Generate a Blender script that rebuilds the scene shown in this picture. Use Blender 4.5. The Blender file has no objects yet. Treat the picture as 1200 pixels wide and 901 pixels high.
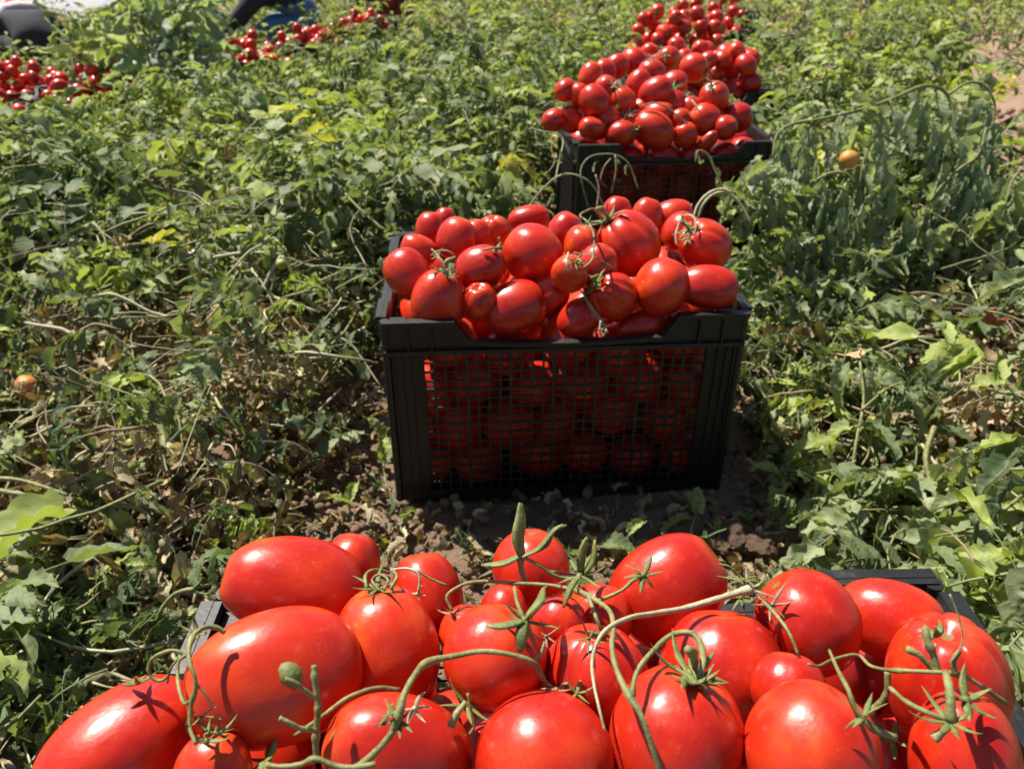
import bpy, bmesh, math, random
import numpy as np
from mathutils import Vector, Matrix, Euler, noise
from mathutils.bvhtree import BVHTree

S = bpy.context.scene
COL = S.collection
R = math.radians
rnd = random.Random(7)
npr = np.random.RandomState(11)

# ------------------------------------------------------------------ camera
CAMZ = 0.69
PITCH = R(31.0)
FPX = 912.0                       # focal length in pixels of the 1200 px wide photograph
cam_d = bpy.data.cameras.new('camera')
cam_d.sensor_width = 36.0
cam_d.lens = 36.0 * FPX / 1200.0
cam_d.clip_start = 0.02
cam_d.clip_end = 2000
cam_d.dof.use_dof = True
cam_d.dof.focus_distance = 0.46
cam_d.dof.aperture_fstop = 16.0
cam = bpy.data.objects.new('camera', cam_d)
COL.objects.link(cam)
cam.location = (0, 0, CAMZ)
cam.rotation_euler = (R(90) - PITCH, 0, 0)
S.camera = cam

# ------------------------------------------------------------------ light
SUN = Vector((-0.40, 0.37, 0.84)).normalized()          # towards the sun
W = bpy.data.worlds.new('World')
S.world = W
W.use_nodes = True
nt = W.node_tree
bg = nt.nodes['Background']
sky = nt.nodes.new('ShaderNodeTexSky')
sky.sky_type = 'NISHITA'
sky.sun_disc = False
sky.sun_elevation = math.asin(SUN.z)
sky.sun_rotation = math.atan2(SUN.x, SUN.y)
nt.links.new(sky.outputs[0], bg.inputs[0])
bg.inputs[1].default_value = 0.055
sl = bpy.data.lights.new('sun', 'SUN')
sl.energy = 5.0
sl.angle = R(0.5)
sl.color = (1.0, 0.93, 0.82)
so = bpy.data.objects.new('sun', sl)
COL.objects.link(so)
so.rotation_euler = SUN.to_track_quat('Z', 'Y').to_euler()
so.location = (-4, 4, 8)
S.view_settings.view_transform = 'Standard'
S.view_settings.look = 'None'
S.view_settings.gamma = 1
S.view_settings.exposure = 0.90
S.cycles.max_bounces = 8
S.cycles.transparent_max_bounces = 8

# ------------------------------------------------------------------ pixel helpers (photo pixels -> world)
CR = Vector((1, 0, 0))
CU = Vector((0, math.sin(PITCH), math.cos(PITCH)))
CF = Vector((0, math.cos(PITCH), -math.sin(PITCH)))
EYE = Vector((0, 0, CAMZ))

def ray(px, py):
    return CR * ((px - 600) / FPX) + CU * ((450.5 - py) / FPX) + CF    # depth 1

def at_depth(px, py, z):
    return EYE + ray(px, py) * z

def at_height(px, py, h):
    r = ray(px, py)
    return EYE + r * ((h - CAMZ) / r.z)

def smooth(a, b, x):
    t = min(1, max(0, (x - a) / (b - a)))
    return t * t * (3 - 2 * t)

def ground_z(x, y):
    z = -0.13 * max(0.0, min(3.4, -x - 0.2)) * smooth(1.2, 3.5, y)
    z += 0.055 * smooth(0.62, 0.42, y)
    return z

# ------------------------------------------------------------------ object helpers
def link(o, parent=None):
    COL.objects.link(o)
    if parent is not None:
        o.parent = parent
    return o

def tag(o, label=None, cat=None, group=None, kind=None):
    if label: o['label'] = label
    if cat: o['category'] = cat
    if group: o['group'] = group
    if kind: o['kind'] = kind
    return o

def mesh_from(name, verts, faces, mat=None, smooth_shade=True):
    me = bpy.data.meshes.new(name)
    me.from_pydata([tuple(v) for v in verts], [], faces)
    if mat: me.materials.append(mat)
    if smooth_shade:
        me.polygons.foreach_set('use_smooth', [True] * len(me.polygons))
    me.update()
    return me

def obj(name, me, parent=None, loc=None):
    o = bpy.data.objects.new(name, me)
    link(o, parent)
    if loc is not None: o.location = loc
    return o

def empty(name, loc=(0, 0, 0), rot=(0, 0, 0)):
    o = bpy.data.objects.new(name, None)
    link(o)
    o.location = loc
    o.rotation_euler = rot
    o.empty_display_size = 0.05
    return o

class MB:
    """collects verts and faces for one mesh"""
    def __init__(s): s.v = []; s.f = []
    def box(s, x0, x1, y0, y1, z0, z1):
        n = len(s.v)
        s.v += [(x0, y0, z0), (x1, y0, z0), (x1, y1, z0), (x0, y1, z0), (x0, y0, z1), (x1, y0, z1), (x1, y1, z1), (x0, y1, z1)]
        s.f += [(n, n+3, n+2, n+1), (n+4, n+5, n+6, n+7), (n, n+1, n+5, n+4), (n+1, n+2, n+6, n+5), (n+2, n+3, n+7, n+6), (n+3, n, n+4, n+7)]
    def tube(s, pts, rad, sides=8, flat=1.0, cap=True):
        pts = [Vector(p) for p in pts]
        if not hasattr(rad, '__len__'): rad = [rad] * len(pts)
        up = Vector((0.13, 0.21, 1)).normalized()
        prev = None
        rings = []
        for i, p in enumerate(pts):
            a = pts[max(0, i-1)]; b = pts[min(len(pts)-1, i+1)]
            d = (b - a)
            if d.length < 1e-9: d = Vector((0, 0, 1))
            d.normalize()
            if prev is None:
                u = up - d * up.dot(d)
                if u.length < 0.05: u = Vector((1, 0, 0)) - d * d.x
            else:
                u = prev - d * prev.dot(d)
            u.normalize(); prev = u
            w = d.cross(u)
            n = len(s.v)
            for k in range(sides):
                t = 2 * math.pi * k / sides
                s.v.append(tuple(p + (w * math.cos(t) + u * math.sin(t) * flat) * rad[i]))
            rings.append(n)
        for i in range(len(pts) - 1):
            a, b = rings[i], rings[i+1]
            for k in range(sides):
                k2 = (k + 1) % sides
                s.f.append((a+k, a+k2, b+k2, b+k))
        if cap:
            s.f.append(tuple(rings[0] + k for k in range(sides))[::-1])
            s.f.append(tuple(rings[-1] + k for k in range(sides)))
    def add(s, v, f, M=None):
        n = len(s.v)
        s.v += [tuple(M @ Vector(q)) if M else tuple(q) for q in v]
        s.f += [tuple(i + n for i in q) for q in f]
    def mesh(s, name, mat, sm=True): return mesh_from(name, s.v, s.f, mat, sm)

def spline(pts, n=5):
    """Catmull-Rom through pts (any dimension)"""
    P = [np.array(p, float) for p in pts]
    if len(P) < 3: 
        return [P[0] + (P[-1] - P[0]) * t for t in np.linspace(0, 1, n + 1)]
    P = [2 * P[0] - P[1]] + P + [2 * P[-1] - P[-2]]
    out = []
    for i in range(1, len(P) - 2):
        for k in range(n):
            t = k / n
            out.append(0.5 * ((2 * P[i]) + (-P[i-1] + P[i+1]) * t + (2*P[i-1] - 5*P[i] + 4*P[i+1] - P[i+2]) * t*t + (-P[i-1] + 3*P[i] - 3*P[i+1] + P[i+2]) * t**3))
    out.append(P[-2])
    return out

# ------------------------------------------------------------------ materials
def new_mat(name):
    m = bpy.data.materials.new(name)
    m.use_nodes = True
    nt = m.node_tree
    return m, nt, nt.nodes, nt.links, nt.nodes['Principled BSDF']

def ramp(N, stops):
    r = N.new('ShaderNodeValToRGB')
    e = r.color_ramp.elements
    while len(e) < len(stops): e.new(0.5)
    for i, (p, c) in enumerate(stops):
        e[i].position = p
        e[i].color = (*c, 1)
    return r

def tex_noise(N, L, scale, detail=4, rough=0.6, coord=None):
    t = N.new('ShaderNodeTexNoise')
    t.inputs['Scale'].default_value = scale
    t.inputs['Detail'].default_value = detail
    t.inputs['Roughness'].default_value = rough
    if coord: L.new(coord, t.inputs['Vector'])
    return t

def mixc(N, L, fac, a, b, mode='MIX'):
    m = N.new('ShaderNodeMix')
    m.data_type = 'RGBA'
    m.blend_type = mode
    def put(i, v):
        if hasattr(v, 'is_output'): L.new(v, m.inputs[i])
        elif isinstance(v, (tuple, list)): m.inputs[i].default_value = (*v, 1)
        else: m.inputs[i].default_value = v
    put(0, fac); put(6, a); put(7, b)
    return m.outputs[2]

def mathn(N, L, op, a, b=None, c=None):
    m = N.new('ShaderNodeMath'); m.operation = op
    for i, v in enumerate((a, b, c)):
        if v is None: continue
        if hasattr(v, 'is_output'): L.new(v, m.inputs[i])
        else: m.inputs[i].default_value = v
    return m.outputs[0]

def mat_tomato():
    m, nt, N, L, B = new_mat('tomato_skin')
    tc = N.new('ShaderNodeTexCoord'); oi = N.new('ShaderNodeObjectInfo')
    ad = N.new('ShaderNodeVectorMath'); ad.operation = 'ADD'
    L.new(tc.outputs['Object'], ad.inputs[0])
    sc = N.new('ShaderNodeVectorMath'); sc.operation = 'SCALE'
    cmb = N.new('ShaderNodeCombineXYZ')
    L.new(oi.outputs['Random'], cmb.inputs[0]); L.new(oi.outputs['Random'], cmb.inputs[2])
    L.new(cmb.outputs[0], sc.inputs[0]); sc.inputs['Scale'].default_value = 37.0
    L.new(sc.outputs[0], ad.inputs[1])
    big = tex_noise(N, L, 1.3, 2, 0.5, ad.outputs[0])
    f = mathn(N, L, 'MULTIPLY_ADD', big.outputs[0], 1.7, mathn(N, L, 'MULTIPLY_ADD', oi.outputs['Random'], 0.5, -0.70))
    cr = ramp(N, [(0.0, (0.40, 0.012, 0.005)), (0.35, (0.50, 0.021, 0.006)), (0.7, (0.60, 0.042, 0.008)), (1.0, (0.70, 0.105, 0.013))])
    L.new(f, cr.inputs[0])
    # tiny pale lenticels and faint radial streaks
    sp = N.new('ShaderNodeTexVoronoi'); sp.inputs['Scale'].default_value = 34
    L.new(ad.outputs[0], sp.inputs['Vector'])
    spk = mathn(N, L, 'LESS_THAN', sp.outputs['Distance'], 0.07)
    col = mixc(N, L, mathn(N, L, 'MULTIPLY', spk, 0.22), cr.outputs[0], (0.85, 0.30, 0.10))
    # stem shoulder slightly paler
    sep = N.new('ShaderNodeSeparateXYZ'); L.new(tc.outputs['Object'], sep.inputs[0])
    sh = N.new('ShaderNodeMapRange'); L.new(sep.outputs[2], sh.inputs[0])
    sh.inputs[1].default_value = 0.80; sh.inputs[2].default_value = 1.05
    col = mixc(N, L, mathn(N, L, 'MULTIPLY', sh.outputs[0], 0.35), col, (0.78, 0.16, 0.03))
    rad2 = mathn(N, L, 'ADD', mathn(N, L, 'MULTIPLY', sep.outputs[0], sep.outputs[0]), mathn(N, L, 'MULTIPLY', sep.outputs[1], sep.outputs[1]))
    scn = mathn(N, L, 'MULTIPLY_ADD', big.outputs[0], 0.010, 0.006)
    sc1 = mathn(N, L, 'MULTIPLY', mathn(N, L, 'LESS_THAN', rad2, scn), mathn(N, L, 'GREATER_THAN', sep.outputs[2], 0.0))
    col = mixc(N, L, sc1, col, (0.20, 0.13, 0.05))
    # cork scratches
    wv = N.new('ShaderNodeTexNoise'); wv.inputs['Scale'].default_value = 2.2; wv.inputs['Detail'].default_value = 5; wv.inputs['Distortion'].default_value = 1.2
    L.new(ad.outputs[0], wv.inputs['Vector'])
    ln = mathn(N, L, 'LESS_THAN', mathn(N, L, 'ABSOLUTE', mathn(N, L, 'SUBTRACT', wv.outputs[0], 0.64)), 0.0045)
    col = mixc(N, L, mathn(N, L, 'MULTIPLY', ln, 0.10), col, (0.55, 0.32, 0.16))
    # dust and dirt
    du = tex_noise(N, L, 5.0, 6, 0.7, ad.outputs[0])
    dr = ramp(N, [(0.58, (0, 0, 0)), (0.78, (1, 1, 1))]); L.new(du.outputs[0], dr.inputs[0])
    dustf = mathn(N, L, 'MULTIPLY', dr.outputs[0], 0.26)
    col = mixc(N, L, dustf, col, (0.5, 0.22, 0.15))
    s2 = N.new('ShaderNodeTexVoronoi'); s2.inputs['Scale'].default_value = 17; s2.inputs['Randomness'].default_value = 1.0
    L.new(ad.outputs[0], s2.inputs['Vector'])
    pat = tex_noise(N, L, 3.5, 3, 0.6, ad.outputs[0])
    grit = mathn(N, L, 'MULTIPLY', mathn(N, L, 'LESS_THAN', s2.outputs['Distance'], 0.085), mathn(N, L, 'GREATER_THAN', pat.outputs[0], 0.56))
    col = mixc(N, L, mathn(N, L, 'MULTIPLY', grit, 0.75), col, (0.16, 0.09, 0.05))
    L.new(col, B.inputs['Base Color'])
    ro = N.new('ShaderNodeMapRange'); L.new(du.outputs[0], ro.inputs[0])
    ro.inputs[1].default_value = 0.3; ro.inputs[2].default_value = 0.75
    ro.inputs[3].default_value = 0.25; ro.inputs[4].default_value = 0.40
    L.new(ro.outputs[0], B.inputs['Roughness'])
    B.inputs['Subsurface Weight'].default_value = 0.10
    B.inputs['Subsurface Radius'].default_value = (1.0, 0.15, 0.05)
    B.inputs['Subsurface Scale'].default_value = 0.006
    B.inputs['Specular IOR Level'].default_value = 0.5
    n2 = tex_noise(N, L, 2.6, 3, 0.5, ad.outputs[0])
    bp = N.new('ShaderNodeBump'); bp.inputs['Strength'].default_value = 0.05; bp.inputs['Distance'].default_value = 0.01
    L.new(n2.outputs[0], bp.inputs['Height']); L.new(bp.outputs[0], B.inputs['Normal'])
    return m

def mat_plastic():
    m, nt, N, L, B = new_mat('black_plastic')
    tc = N.new('ShaderNodeTexCoord')
    n = tex_noise(N, L, 22, 6, 0.7, tc.outputs['Object'])
    r = ramp(N, [(0.35, (0.005, 0.0055, 0.006)), (0.58, (0.010, 0.0105, 0.011)), (0.80, (0.085, 0.07, 0.055))])
    L.new(n.outputs[0], r.inputs[0])
    # dust that settled on upward faces
    L.new(r.outputs[0], B.inputs['Base Color'])
    B.inputs['Roughness'].default_value = 0.5
    n3 = tex_noise(N, L, 160, 3, 0.6, tc.outputs['Object'])
    bp = N.new('ShaderNodeBump'); bp.inputs['Strength'].default_value = 0.15; bp.inputs['Distance'].default_value = 0.002
    L.new(n3.outputs[0], bp.inputs['Height']); L.new(bp.outputs[0], B.inputs['Normal'])
    return m

def mat_soil():
    m, nt, N, L, B = new_mat('dry_soil')
    tc = N.new('ShaderNodeTexCoord')
    a = tex_noise(N, L, 1.3, 6, 0.65, tc.outputs['Object'])
    b = tex_noise(N, L, 45, 6, 0.75, tc.outputs['Object'])
    r = ramp(N, [(0.3, (0.11, 0.072, 0.047)), (0.55, (0.22, 0.15, 0.102)), (0.8, (0.38, 0.275, 0.19))])
    L.new(b.outputs[0], r.inputs[0])
    c = mixc(N, L, a.outputs[0], r.outputs[0], (0.26, 0.175, 0.12))
    # the dry bare patch at the right is paler and redder earth
    sp_ = N.new('ShaderNodeSeparateXYZ'); L.new(tc.outputs['Object'], sp_.inputs[0])
    mr = N.new('ShaderNodeMapRange'); L.new(sp_.outputs[0], mr.inputs[0]); mr.inputs[1].default_value = 1.15; mr.inputs[2].default_value = 1.5
    c = mixc(N, L, mathn(N, L, 'MULTIPLY', mr.outputs[0], 0.6), c, (0.43, 0.285, 0.21))
    L.new(c, B.inputs['Base Color'])
    B.inputs['Roughness'].default_value = 0.95
    B.inputs['Specular IOR Level'].default_value = 0.15
    bp = N.new('ShaderNodeBump'); bp.inputs['Strength'].default_value = 0.8; bp.inputs['Distance'].default_value = 0.02
    L.new(b.outputs[0], bp.inputs['Height']); L.new(bp.outputs[0], B.inputs['Normal'])
    return m

def mat_leaf():
    m, nt, N, L, B = new_mat('leaf')
    at = N.new('ShaderNodeAttribute'); at.attribute_name = 'tint'
    dr = N.new('ShaderNodeAttribute'); dr.attribute_name = 'dry'
    uv = N.new('ShaderNodeAttribute'); uv.attribute_name = 'luv'
    sep = N.new('ShaderNodeSeparateXYZ'); L.new(uv.outputs['Vector'], sep.inputs[0])
    g = N.new('ShaderNodeNewGeometry')
    n = tex_noise(N, L, 60, 4, 0.6, g.outputs['Position'])
    t = mathn(N, L, 'ADD', at.outputs['Fac'], mathn(N, L, 'MULTIPLY_ADD', n.outputs[0], 0.36, -0.18))
    gr = ramp(N, [(0.0, (0.042, 0.072, 0.028)), (0.22, (0.086, 0.125, 0.055)), (0.45, (0.165, 0.215, 0.092)), (0.66, (0.31, 0.355, 0.20)), (0.88, (0.32, 0.39, 0.085)), (1.0, (0.50, 0.45, 0.10))])
    L.new(t, gr.inputs[0])
    dry = ramp(N, [(0.0, (0.12, 0.078, 0.040)), (0.4, (0.30, 0.205, 0.110)), (0.7, (0.50, 0.38, 0.22)), (1.0, (0.66, 0.57, 0.39))])
    L.new(t, dry.inputs[0])
    n2 = tex_noise(N, L, 25, 3, 0.6, g.outputs['Position'])
    df = N.new('ShaderNodeMapRange')
    L.new(mathn(N, L, 'ADD', dr.outputs['Fac'], mathn(N, L, 'MULTIPLY_ADD', n2.outputs[0], 0.9, -0.45)), df.inputs[0])
    df.inputs[1].default_value = 0.35; df.inputs[2].default_value = 0.65
    col = mixc(N, L, df.outputs[0], gr.outputs[0], dry.outputs[0])
    # veins: midrib and slanted side veins
    ay = mathn(N, L, 'ABSOLUTE', sep.outputs[1])
    mid = mathn(N, L, 'LESS_THAN', ay, 0.07)
    wv = mathn(N, L, 'SINE', mathn(N, L, 'MULTIPLY', mathn(N, L, 'SUBTRACT', sep.outputs[0], mathn(N, L, 'MULTIPLY', ay, 0.28)), 44.0))
    side = mathn(N, L, 'GREATER_THAN', wv, 0.86)
    vein = mathn(N, L, 'MAXIMUM', mid, mathn(N, L, 'MULTIPLY', side, 0.25))
    col = mixc(N, L, mathn(N, L, 'MULTIPLY', vein, 0.32), col, (0.30, 0.36, 0.17))
    # undersides are paler and greyer
    col2 = mixc(N, L, mathn(N, L, 'MULTIPLY', g.outputs['Backfacing'], 0.30), col, (0.20, 0.25, 0.16))
    L.new(col2, B.inputs['Base Color'])
    B.inputs['Roughness'].default_value = 0.58
    B.inputs['Specular IOR Level'].default_value = 0.3
    bp = N.new('ShaderNodeBump'); bp.inputs['Strength'].default_value = 0.5; bp.inputs['Distance'].default_value = 0.002
    L.new(mathn(N, L, 'ADD', mathn(N, L, 'MULTIPLY', wv, 0.12), n.outputs[0]), bp.inputs['Height'])
    L.new(bp.outputs[0], B.inputs['Normal'])
    tr = N.new('ShaderNodeBsdfTranslucent')
    tcx = mixc(N, L, 1.0, col, (1.25, 1.3, 0.5), 'MULTIPLY')
    L.new(tcx, tr.inputs[0])
    mx = N.new('ShaderNodeMixShader')
    L.new(mathn(N, L, 'MULTIPLY_ADD', df.outputs[0], -0.2, 0.36), mx.inputs[0])
    L.new(B.outputs[0], mx.inputs[1]); L.new(tr.outputs[0], mx.inputs[2])
    L.new(mx.outputs[0], N['Material Output'].inputs[0])
    return m

def mat_stem(name, c0, c1, c2):
    m, nt, N, L, B = new_mat(name)
    g = N.new('ShaderNodeNewGeometry')
    n = tex_noise(N, L, 90, 6, 0.75, g.outputs['Position'])
    r = ramp(N, [(0.3, c0), (0.55, c1), (0.78, c2)])
    L.new(n.outputs[0], r.inputs[0])
    L.new(r.outputs[0], B.inputs['Base Color'])
    B.inputs['Roughness'].default_value = 0.6
    n2 = tex_noise(N, L, 420, 3, 0.7, g.outputs['Position'])
    bp = N.new('ShaderNodeBump'); bp.inputs['Strength'].default_value = 0.5; bp.inputs['Distance'].default_value = 0.0012
    L.new(n2.outputs[0], bp.inputs['Height']); L.new(bp.outputs[0], B.inputs['Normal'])
    return m

def mat_plain(name, col, rough=0.8, scale=30, var=0.35):
    m, nt, N, L, B = new_mat(name)
    tc = N.new('ShaderNodeTexCoord')
    n = tex_noise(N, L, scale, 4, 0.6, tc.outputs['Object'])
    r = ramp(N, [(0.3, tuple(c * (1 - var) for c in col)), (0.7, tuple(min(1, c * (1 + var)) for c in col))])
    L.new(n.outputs[0], r.inputs[0]); L.new(r.outputs[0], B.inputs['Base Color'])
    B.inputs['Roughness'].default_value = rough
    bp = N.new('ShaderNodeBump'); bp.inputs['Strength'].default_value = 0.3; bp.inputs['Distance'].default_value = 0.004
    L.new(n.outputs[0], bp.inputs['Height']); L.new(bp.outputs[0], B.inputs['Normal'])
    return m

M_TOM = mat_tomato()
M_BLK = mat_plastic()
M_SOIL = mat_soil()
M_LEAF = mat_leaf()
M_STEM = mat_stem('green_stem', (0.080, 0.090, 0.025), (0.21, 0.21, 0.075), (0.38, 0.34, 0.16))
M_PALE = mat_stem('pale_stem', (0.26, 0.26, 0.14), (0.40, 0.38, 0.23), (0.55, 0.50, 0.36))
M_DRYS = mat_stem('dry_stem', (0.12, 0.08, 0.045), (0.26, 0.19, 0.11), (0.42, 0.34, 0.22))
M_CAL = mat_stem('calyx_green', (0.06, 0.082, 0.018), (0.15, 0.175, 0.045), (0.29, 0.27, 0.10))

# ------------------------------------------------------------------ ground
def axis(lim, step, n):
    out = [0.0]
    s = step
    while out[-1] < lim:
        out.append(out[-1] + s)
        if out[-1] > n: s *= 1.22
    return out

xs = axis(400, 0.045, 4.0); xs = [-a for a in xs[:0:-1]] + xs
ys = [a - 1.0 for a in axis(500, 0.045, 7.0)]
ys = [-400, -150, -50, -15, -5, -2] + ys
verts = []
for y in ys:
    for x in xs:
        z = ground_z(x, y)
        if abs(x) < 8 and -2 < y < 14:
            p = Vector((x * 3.1, y * 3.1, 0))
            z += 0.022 * noise.noise(p) + 0.014 * noise.noise(p * 3.3) + 0.006 * noise.noise(p * 9)
            z -= 0.012
        verts.append((x, y, z))
nx = len(xs)
faces = [(j*nx+i, j*nx+i+1, (j+1)*nx+i+1, (j+1)*nx+i) for j in range(len(ys)-1) for i in range(nx-1)]
g = obj('ground', mesh_from('ground', verts, faces, M_SOIL))
tag(g, kind='structure')

# pale dirt track at the far left, its own sheet just above the ground
M_TRACK = mat_plain('pale_track', (0.30, 0.29, 0.31), 0.95, 3, 0.15)
tv = []; tf = []
for i in range(61):
    for j in range(13):
        x = -5.5 - i * 0.5 + 0.25 * math.sin(j * 0.9); y = 10.9 + 0.35 * math.sin(i * 0.8) * (j < 3) + j * 0.8
        tv.append((x, y, ground_z(x, y) + (0.035 if 0 < j < 12 and i > 0 else -0.05) + 0.006 * noise.noise(Vector((x*4, y*4, 3)))))
for i in range(60):
    for j in range(12):
        a = i * 13 + j
        tf.append((a, a+1, a+14, a+13))
tag(obj('path', mesh_from('path', tv, tf, M_TRACK)), kind='structure')

# ------------------------------------------------------------------ crates
CW, CD, CH = 0.45, 0.30, 0.275
TH = 0.005

def crate_meshes():
    P = {}
    hx, hy = CW/2, CD/2
    # long wall top band (rail with the notch) drawn in xz and given thickness, origin at wall plane
    def band(half, notch, lipdir):
        m = MB()
        top = CH
        if notch:
            prof = [(-half, top), (-0.137, top), (-0.119, top-0.028), (-0.06, top-0.0315), (0, top-0.033), (0.06, top-0.0315), (0.119, top-0.028), (0.137, top), (half, top)]
        else:
            prof = [(-half, top), (-0.085, top), (-0.07, top-0.012), (0.07, top-0.012), (0.085, top), (half, top)]
        low = top - 0.047
        def strip(y0, y1, zt, zb):
            n = len(m.v)
            for (x, z) in prof:
                a, b = zt(z), zb(z)
                m.v.extend([(x, y0, a), (x, y1, a), (x, y1, b), (x, y0, b)])
            k = len(prof)
            for i in range(k-1):
                a = n + 4*i; b = a + 4
                m.f.extend([(a, b, b+1, a+1), (a+1, b+1, b+2, a+2), (a+2, b+2, b+3, a+3), (a+3, b+3, b, a)])
            m.f.append((n, n+1, n+2, n+3)); e = n + 4*(k-1); m.f.append((e+3, e+2, e+1, e))
        strip(0, TH, lambda z: z, lambda z: low)                         # wall of the rail
        strip(-0.0075, 0.0, lambda z: z + 0.0005, lambda z: z - 0.005)   # lip facing outwards
        strip(-0.005, 0.0, lambda z: low + 0.007, lambda z: low + 0.001)      # lower bead
        if notch:
            # stiffening ribs
            for x in (-half+0.03, -0.165, 0.165, half-0.03):
                m.box(x-0.001, x+0.001, -0.0045, 0.0, low+0.007, top-0.005)
        return m
    P['long_rail'] = band(hx - 0.001, True, 1).mesh('crate_rail', M_BLK, False)
    P['short_rail'] = band(hy - 0.012, False, 1).mesh('crate_rail_short', M_BLK, False)
    # grid panels
    def grid(half, step):
        m = MB()
        z0, z1 = 0.016, CH - 0.047
        n = int(round(2*half/step))
        for i in range(n+1):
            x = -half + i*2*half/n
            w = 0.0014 if i % 4 else 0.0021
            m.box(x-w, x+w, 0.0010, 0.0032, z0, z1)
        k = int(round((z1-z0)/step))
        for i in range(1, k):
            z = z0 + i*(z1-z0)/k
            w = 0.0013 if i % 4 else 0.0020
            m.box(-half, half, 0.0014, 0.0036, z-w, z+w)
        m.box(-half, half, -0.001, 0.0045, 0.0, z0)      # bottom strip
        return m
    P['long_grid'] = grid(hx-0.047, 0.0135).mesh('crate_grid', M_BLK, False)
    P['short_grid'] = grid(hy-0.045, 0.0135).mesh('crate_grid_short', M_BLK, False)
    # corner post: L of two plates with ribs and a stacking cap
    m = MB()
    a, b = 0.047, 0.045
    m.box(0.0005, a, 0.0012, 0.0045, 0, CH-0.046)
    m.box(0.0012, 0.0045, 0.0045, b, 0, CH-0.0465)
    for x in (0.010, 0.020, 0.031, a-0.002):
        m.box(x, x+0.002, -0.0022, 0.0012, 0.004, CH-0.049)
    for y in (0.012, 0.024, b-0.002):
        m.box(-0.0022, 0.0012, y, y+0.002, 0.004, CH-0.049)
    m.box(0.006, 0.030, 0.006, 0.028, CH-0.012, CH-0.0085)     # stacking shelf
    m.box(0.0285, 0.031, 0.006, 0.028, CH-0.030, CH-0.0085)
    m.box(0.006, 0.0285, 0.0265, 0.029, CH-0.030, CH-0.0125)
    m.tube([(0.004, 0.004, 0.0), (0.004, 0.004, CH-0.001)], 0.0058, 10)
    P['post'] = m.mesh('crate_post', M_BLK, False)
    m = MB()
    m.box(-hx+0.006, hx-0.006, -hy+0.006, hy-0.006, 0.003, 0.0075)
    for i in range(9):
        x = -hx+0.03+i*(CW-0.06)/8
        m.box(x-0.002, x+0.002, -hy+0.008, hy-0.008, 0.0, 0.003)
    P['base'] = m.mesh('crate_base', M_BLK, False)
    return P

CM = crate_meshes()
CRATES = []

def crate(x, y, z, rot, label, group='black plastic crates heaped with tomatoes', tilt=(0, 0)):
    t = empty('plastic_crate', (x, y, z), (tilt[0], tilt[1], R(rot)))
    tag(t, label, 'crate', group)
    hx, hy = CW/2, CD/2
    obj('base', CM['base'], t)
    for sgn in (0, 1):
        r = obj('long_rail', CM['long_rail'], t); r.location = (0, -hy if sgn == 0 else hy, 0); r.rotation_euler = (0, 0, math.pi*sgn)
        p = obj('mesh_panel', CM['long_grid'], t); p.location = (0, -hy if sgn == 0 else hy, 0); p.rotation_euler = (0, 0, math.pi*sgn)
        r = obj('short_rail', CM['short_rail'], t); r.location = (hx if sgn == 0 else -hx, 0, 0); r.rotation_euler = (0, 0, math.pi/2 + math.pi*sgn)
        p = obj('mesh_panel', CM['short_grid'], t); p.location = (hx if sgn == 0 else -hx, 0, 0); p.rotation_euler = (0, 0, math.pi/2 + math.pi*sgn)
    for (sx, sy) in ((1, 1), (-1, 1), (1, -1), (-1, -1)):
        c = obj('corner_post', CM['post'], t)
        c.location = (-hx*sx, -hy*sy, 0); c.scale = (sx, sy, 1)
    CRATES.append((x, y, rot))
    return t

# ------------------------------------------------------------------ tomatoes
def tomato_mesh(name, kind, seed, nu, nv):
    rr = random.Random(seed)
    v = []; f = []
    ph = [rr.uniform(0, 6.28) for _ in range(6)]
    nl = rr.choice([5, 6, 7])
    for j in range(nv + 1):
        t = math.pi * j / nv
        for i in range(nu):
            p = 2 * math.pi * i / nu
            st = math.sin(t); ct = math.cos(t)
            if kind == 'plum':
                rad = st ** 0.86 * (1 + 0.035 * math.cos(2*p + ph[0]) * st + 0.028 * math.cos(3*p + ph[1])) * 0.985
                rad *= 1 - 0.05 * ct + 0.02 * math.cos(2*t)
                z = ct * (1 + 0.015 * math.cos(p + ph[2]))
                dip = 0.09 * math.exp(-(st / 0.20) ** 2) if ct > 0 else 0
                z -= dip
                if ct < 0: z -= 0.025 * math.exp(-(st / 0.14) ** 2)
                if ct < 0: z += 0.03 * math.exp(-(st / 0.4) ** 2)
            elif kind == 'round':
                rad = st * (1 + 0.03 * math.cos(2*p + ph[0]) + 0.012 * math.cos(nl*p + ph[1]) * max(0, ct + 0.4))
                z = ct
                if ct > 0: z -= 0.14 * math.exp(-(st / 0.26) ** 2)
            else:   # ribbed
                lob = abs(math.cos(nl*0.5*p + ph[1] + 0.25*math.sin(p+ph[3])))
                groove = (1 - lob) ** 3
                k = max(0, ct + 0.55) / 1.55
                rad = st * (1 + 0.05 * math.cos(2*p + ph[0]) - 0.16 * groove * k + 0.03 * math.cos(p + ph[2]))
                z = ct * 0.98 - 0.05 * groove * k * st
                if ct > 0: z -= 0.24 * math.exp(-(st / 0.30) ** 2)
            v.append((rad*math.cos(p), rad*math.sin(p), z))
    for j in range(nv):
        for i in range(nu):
            a = j*nu+i; b = j*nu+(i+1) % nu
            f.append((a, a+nu, b+nu, b))
    me = bpy.data.meshes.new(name)
    bm = bmesh.new()
    bv = [bm.verts.new(q) for q in v]
    for q in f: bm.faces.new([bv[i] for i in q])
    bmesh.ops.remove_doubles(bm, verts=bm.verts, dist=1e-5)
    bmesh.ops.recalc_face_normals(bm, faces=bm.faces)
    for q in bm.faces: q.smooth = True
    bm.to_mesh(me); bm.free()
    me.materials.append(M_TOM)
    return me

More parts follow.
